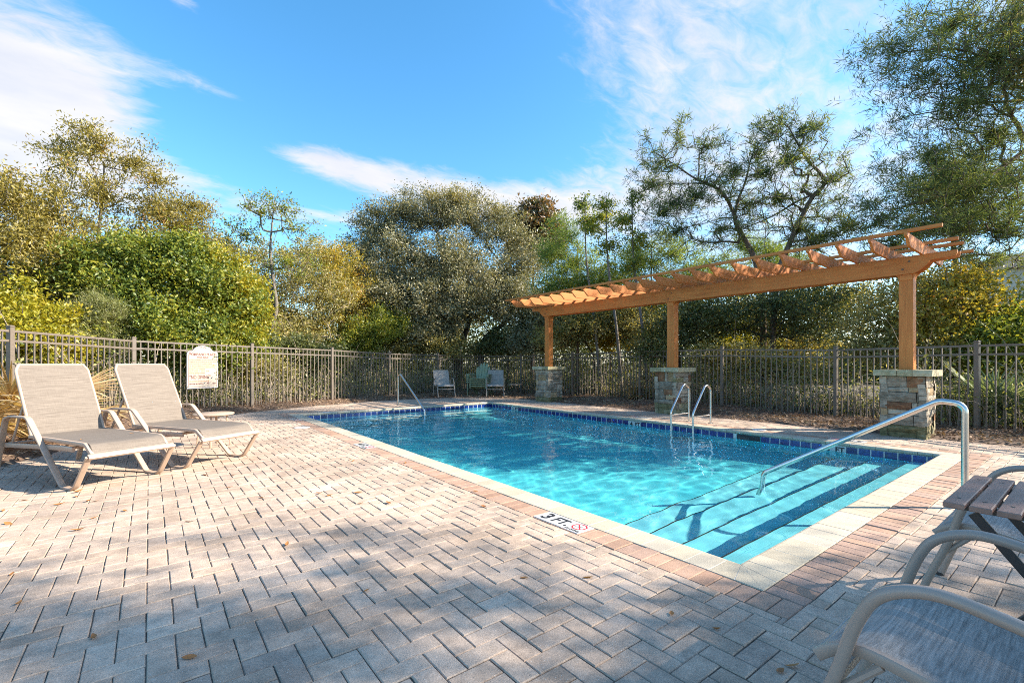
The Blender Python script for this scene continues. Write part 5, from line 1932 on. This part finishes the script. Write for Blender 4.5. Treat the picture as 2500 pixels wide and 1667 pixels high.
# undergrowth: dry canes and blades behind the fence
def undergrowth():
    VV, FF, off = [], [], 0
    seg = np.linalg.norm(FA[1:, :2] - FA[:-1, :2], axis=1)
    cum = np.concatenate([[0], np.cumsum(seg)])
    cen = np.array([2.6, 4.6])
    n = 5200
    s = rg.random(n) * cum[-1]
    k = np.clip(np.searchsorted(cum, s) - 1, 0, len(seg) - 1)
    f = ((s - cum[k]) / seg[k])[:, None]
    p = FA[k, :2] * (1 - f) + FA[k + 1, :2] * f
    tdir = unit(FA[k + 1, :2] - FA[k, :2])
    outw = np.stack([-tdir[:, 1], tdir[:, 0]], 1)
    sg = np.sign(((p - cen) * outw).sum(1))[:, None]
    p = p + outw * sg * (rg.random((n, 1)) ** 1.2 * 2.4 + .12)
    z0 = ground_z(p) - .02
    A = np.column_stack([p, z0])
    hgt = rg.gamma(3.0, .32, n)
    lean = rg.normal(size=(n, 2)) * .28
    ms = 5
    pts = []
    for i in range(ms + 1):
        q = i / ms
        pts.append(A + np.column_stack([lean * (q ** 1.6)[None] if False else lean * q ** 1.6 * hgt[:, None], hgt * (q - .28 * q * q * (1 + np.abs(lean).sum(1)))]))
    r0 = rg.uniform(.004, .012, n) * np.where(rg.random(n) < .12, 1.8, 1)
    for i in range(ms):
        V, F = tube_edges(pts[i], pts[i + 1], r0 * (1 - .15 * i), r0 * (1 - .15 * (i + 1)), 3)
        VV.append(V)
        FF.append(F + off)
        off += len(V)
    link('dry_canes', np_mesh('dry_canes', np.concatenate(VV), np.concatenate(FF)), M['twig'], None, 'stuff')
    # leaves on and between the canes
    m_ = 60000
    i = rg.integers(0, n, m_)
    q = rg.integers(1, ms + 1, m_)
    PP = np.stack(pts, 0)[q, i] + rg.normal(size=(m_, 3)) * np.array([.14, .14, .10])
    PP[:, 2] = np.maximum(PP[:, 2], .02)
    D = rg.normal(size=PP.shape)
    V, F = leaf_arrays(PP, D, .075 * rg.uniform(.6, 1.4, m_), .030 * rg.uniform(.6, 1.4, m_), rg)
    link('undergrowth', np_mesh('undergrowth', V, F), M['leaf_under'], None, 'stuff')


undergrowth()


# pine straw and leaf litter over the mulch bed
def litter():
    n = 60000
    lo, hi = np.array([-11., -3.]), np.array([11.5, 22.])
    P = rg.random((n * 7, 2)) * (hi - lo) + lo
    ins = inside(P, DECK)
    dd = seg_dist(P, DECK)
    fd = seg_dist(P, FA[:, :2], False)
    ok = ((~ins) & ((dd < 2.4) | (fd < 1.6))) | (ins & (dd < .10) & (rg.random(len(P)) < .5))
    P = P[ok][:n]
    z = np.maximum(ground_z(P), 0) + .006 + rg.random(len(P)) * .022
    P3 = np.column_stack([P, z])
    D = rg.normal(size=P3.shape)
    D[:, 2] *= .22
    kind = rg.random(len(P)) < .62
    L = np.where(kind, .12, .055) * rg.uniform(.5, 1.4, len(P))
    Wd = np.where(kind, .006, .032) * rg.uniform(.6, 1.4, len(P))
    V, F = leaf_arrays(P3, D, L, Wd, rg, fold=.1, curl=.1)
    V[:, 2] = np.maximum(V[:, 2], .004)
    link('leaf_litter', np_mesh('leaf_litter', V, F), M['litter'], None, 'stuff')


litter()


# ------------------------------------------------------------------ palmettos
def palmetto(label, p, nf, leafm, Rf, seed, heading, spread, droop, hmin=.3, hmax=.9):
    q = np.random.default_rng(seed)
    t = thing('palmetto', label, 'palmetto', tuple(p))
    for k in range(nf):
        a = heading + (k / max(1, nf - 1) - .5) * spread + q.normal() * .15
        el = q.uniform(.15, 1.25)
        out = np.array([math.cos(a) * math.cos(el), math.sin(a) * math.cos(el), math.sin(el)])
        st = q.uniform(hmin, hmax)
        hub = out * st
        hub[2] = max(hub[2], .12)
        pet = smooth_path([(0, 0, .02), out * st * .5 + np.array([0, 0, .05]), hub], 4)
        R = Rf * q.uniform(.75, 1.15)
        fw = unit(out + np.array([0, 0, -.15]))
        sd = unit(np.cross(fw, UP) + q.normal(size=3) * .25)
        V, F = [], []
        nl = 26
        mb = MB().tube(pet, [.010] * len(pet), 5)
        for i in range(nl):
            th = (i / (nl - 1) - .5) * 3.7
            d = fw * math.cos(th) + sd * math.sin(th)
            L = R * (.62 + .38 * math.cos(th * .5)) * q.uniform(.85, 1.1)
            nrm = unit(np.cross(fw, sd))
            w = .017
            s2 = unit(np.cross(d, nrm))
            dr = droop * q.uniform(.5, 1.5)
            rows = []
            for (f, ww) in ((.04, .25), (.35, 1), (.7, .7), (1.0, .06)):
                c = hub + d * L * f - UP * dr * L * f ** 2.2
                rows.append((c - s2 * w * ww, c + nrm * w * .5 * ww, c + s2 * w * ww))
            o = 0
            VV = [v for r in rows for v in r]
            FF = []
            for j in range(3):
                FF += [(3 * j, 3 * j + 1, 3 * j + 4, 3 * j + 3), (3 * j + 1, 3 * j + 2, 3 * j + 5, 3 * j + 4)]
            mb.add(VV, FF)
        V = [(v[0], v[1], max(v[2], .01)) for v in mb.V]
        link('frond', mesh('frond', V, mb.F), leafm, t)
    MB().tube([(0, 0, -.05), (.02, .02, .12)], [.09, .06], 8).build('stump', M['bark_dark'], t, True)


p = base(95, 7.0)
palmetto('dry golden palmetto with drooping fronds behind the nearest lounger', p, 15, M['frond_dry'], .85, 5, 0, 5.6, .22, .3, .85)
p = base(-40, 6.2)
palmetto('dry golden palmetto at the left edge behind the nearest lounger arm', p, 12, M['frond_dry'], .8, 8, 0, 5.6, .3, .35, .9)
p = base(2470, 8.7)
palmetto('grey green palmetto behind the fence at the right edge', p, 22, M['frond_green'], .85, 12, 0, 6.0, .1, .3, .85)
p = base(2330, 10.2)
palmetto('smaller grey green palmetto behind the fence beside the near pillar', p, 10, M['frond_green'], .5, 14, 0, 6.0, .1, .2, .5)
p = base(1560, 14.9)
palmetto('small brown palmetto behind the fence left of the middle pillar', p, 12, M['frond_dry'], .5, 17, 0, 6.0, .35, .15, .4)


# ------------------------------------------------------------------ distant house at the right edge
hp = at(2530, 46)
h = thing('house', 'pale stucco house glimpsed through the pines at the right edge', 'house', tuple(hp), -YAW)
MB().box((-2.4, 0, 0), (6, 8, zat(655, 46))).build('wall', M['stucco'], h)
zt = zat(655, 46)
MB().prism([(-2.9, zt), (6.5, zt), (1.8, zt + 2.2)], -.5, 8.5, 'y').build('roof', M['roof'], h)


# ------------------------------------------------------------------ fallen leaves on the paving
def leaf_shape(q):
    L, Wd = q.uniform(.05, .085), q.uniform(.02, .032)
    n = 6
    V, F = [], []
    cu = q.uniform(.1, .35)
    for i in range(n + 1):
        f = i / n
        x = (f - .5) * L
        w = Wd * math.sin(math.pi * min(max(f * .96 + .02, 0), 1)) ** .8 / 2
        z = cu * L * (2 * f - 1) ** 2 * .5 + .002
        V += [(x, -w, z + w * .5), (x, 0, z), (x, w, z + w * .4)]
        if i:
            a = 3 * (i - 1)
            F += [(a, a + 1, a + 4, a + 3), (a + 1, a + 2, a + 5, a + 4)]
    return V, F


q = np.random.default_rng(9)
lm = []
for k in range(5):
    me = mesh('fallen_leaf', *leaf_shape(q), True)
    me.materials.append(M['dry_leaf'])
    lm.append(me)
spots = [(45, 1474), (230, 1557), (463, 1606), (895, 1443), (1750, 1537), (560, 1190), (190, 1201), (186, 1213), (60, 1222), (215, 1224), (232, 1224), (145, 1232), (500, 1160), (570, 1160), (855, 1123),
         (862, 1126), (780, 1205), (875, 1203), (948, 1228), (1180, 1237), (640, 1215), (880, 1230), (805, 1210), (1160, 1200), (30, 1403), (460, 1275), (190, 1295), (20, 1280), (8, 1247), (305, 1248), (230, 1265), (700, 1330),
         (1436, 1411), (1280, 1412), (1905, 1640), (1935, 1628), (2130, 1560), (700, 1070), (990, 1130), (1640, 1500)]
where = {(45, 1474): 'brown curled leaf on the pavers at the lower left edge', (1750, 1537): 'upright curled tan leaf on the pavers in front of the armchair', (463, 1606): 'brown leaf on the shaded pavers at the bottom of the picture',
         (230, 1557): 'brown oval leaf across a paver joint at the lower left'}
for k, (px, py) in enumerate(spots):
    o = link('fallen_leaf', lm[k % 5])
    p = gnd(px, py)
    o.location = (p[0], p[1], .003)
    o.rotation_euler = (q.normal() * .15, q.normal() * .15, q.uniform(0, 6.28))
    s = q.uniform(.7, 1.15)
    if py > 1400:
        s = .75
    o.scale = (s, s, s)
    tag(o, where.get((px, py), 'small dry brown leaf lying on the pale pavers'), 'leaf', 'fallen leaves on the pavers')
# two leaves on the lounger seat
for px, py, d in ((199, 1077, 4.55), (322, 1065, 4.95)):
    o = link('fallen_leaf', lm[0])
    p = at(px, d, .447)
    o.location = tuple(p)
    o.rotation_euler = (0, 0, 1 + px)
    o.scale = (.6, .6, .6)
    tag(o, 'small dry leaf lying on the seat of the nearest lounger, ' + ('left one' if px < 250 else 'right one'), 'leaf', 'leaves on the lounger seat')
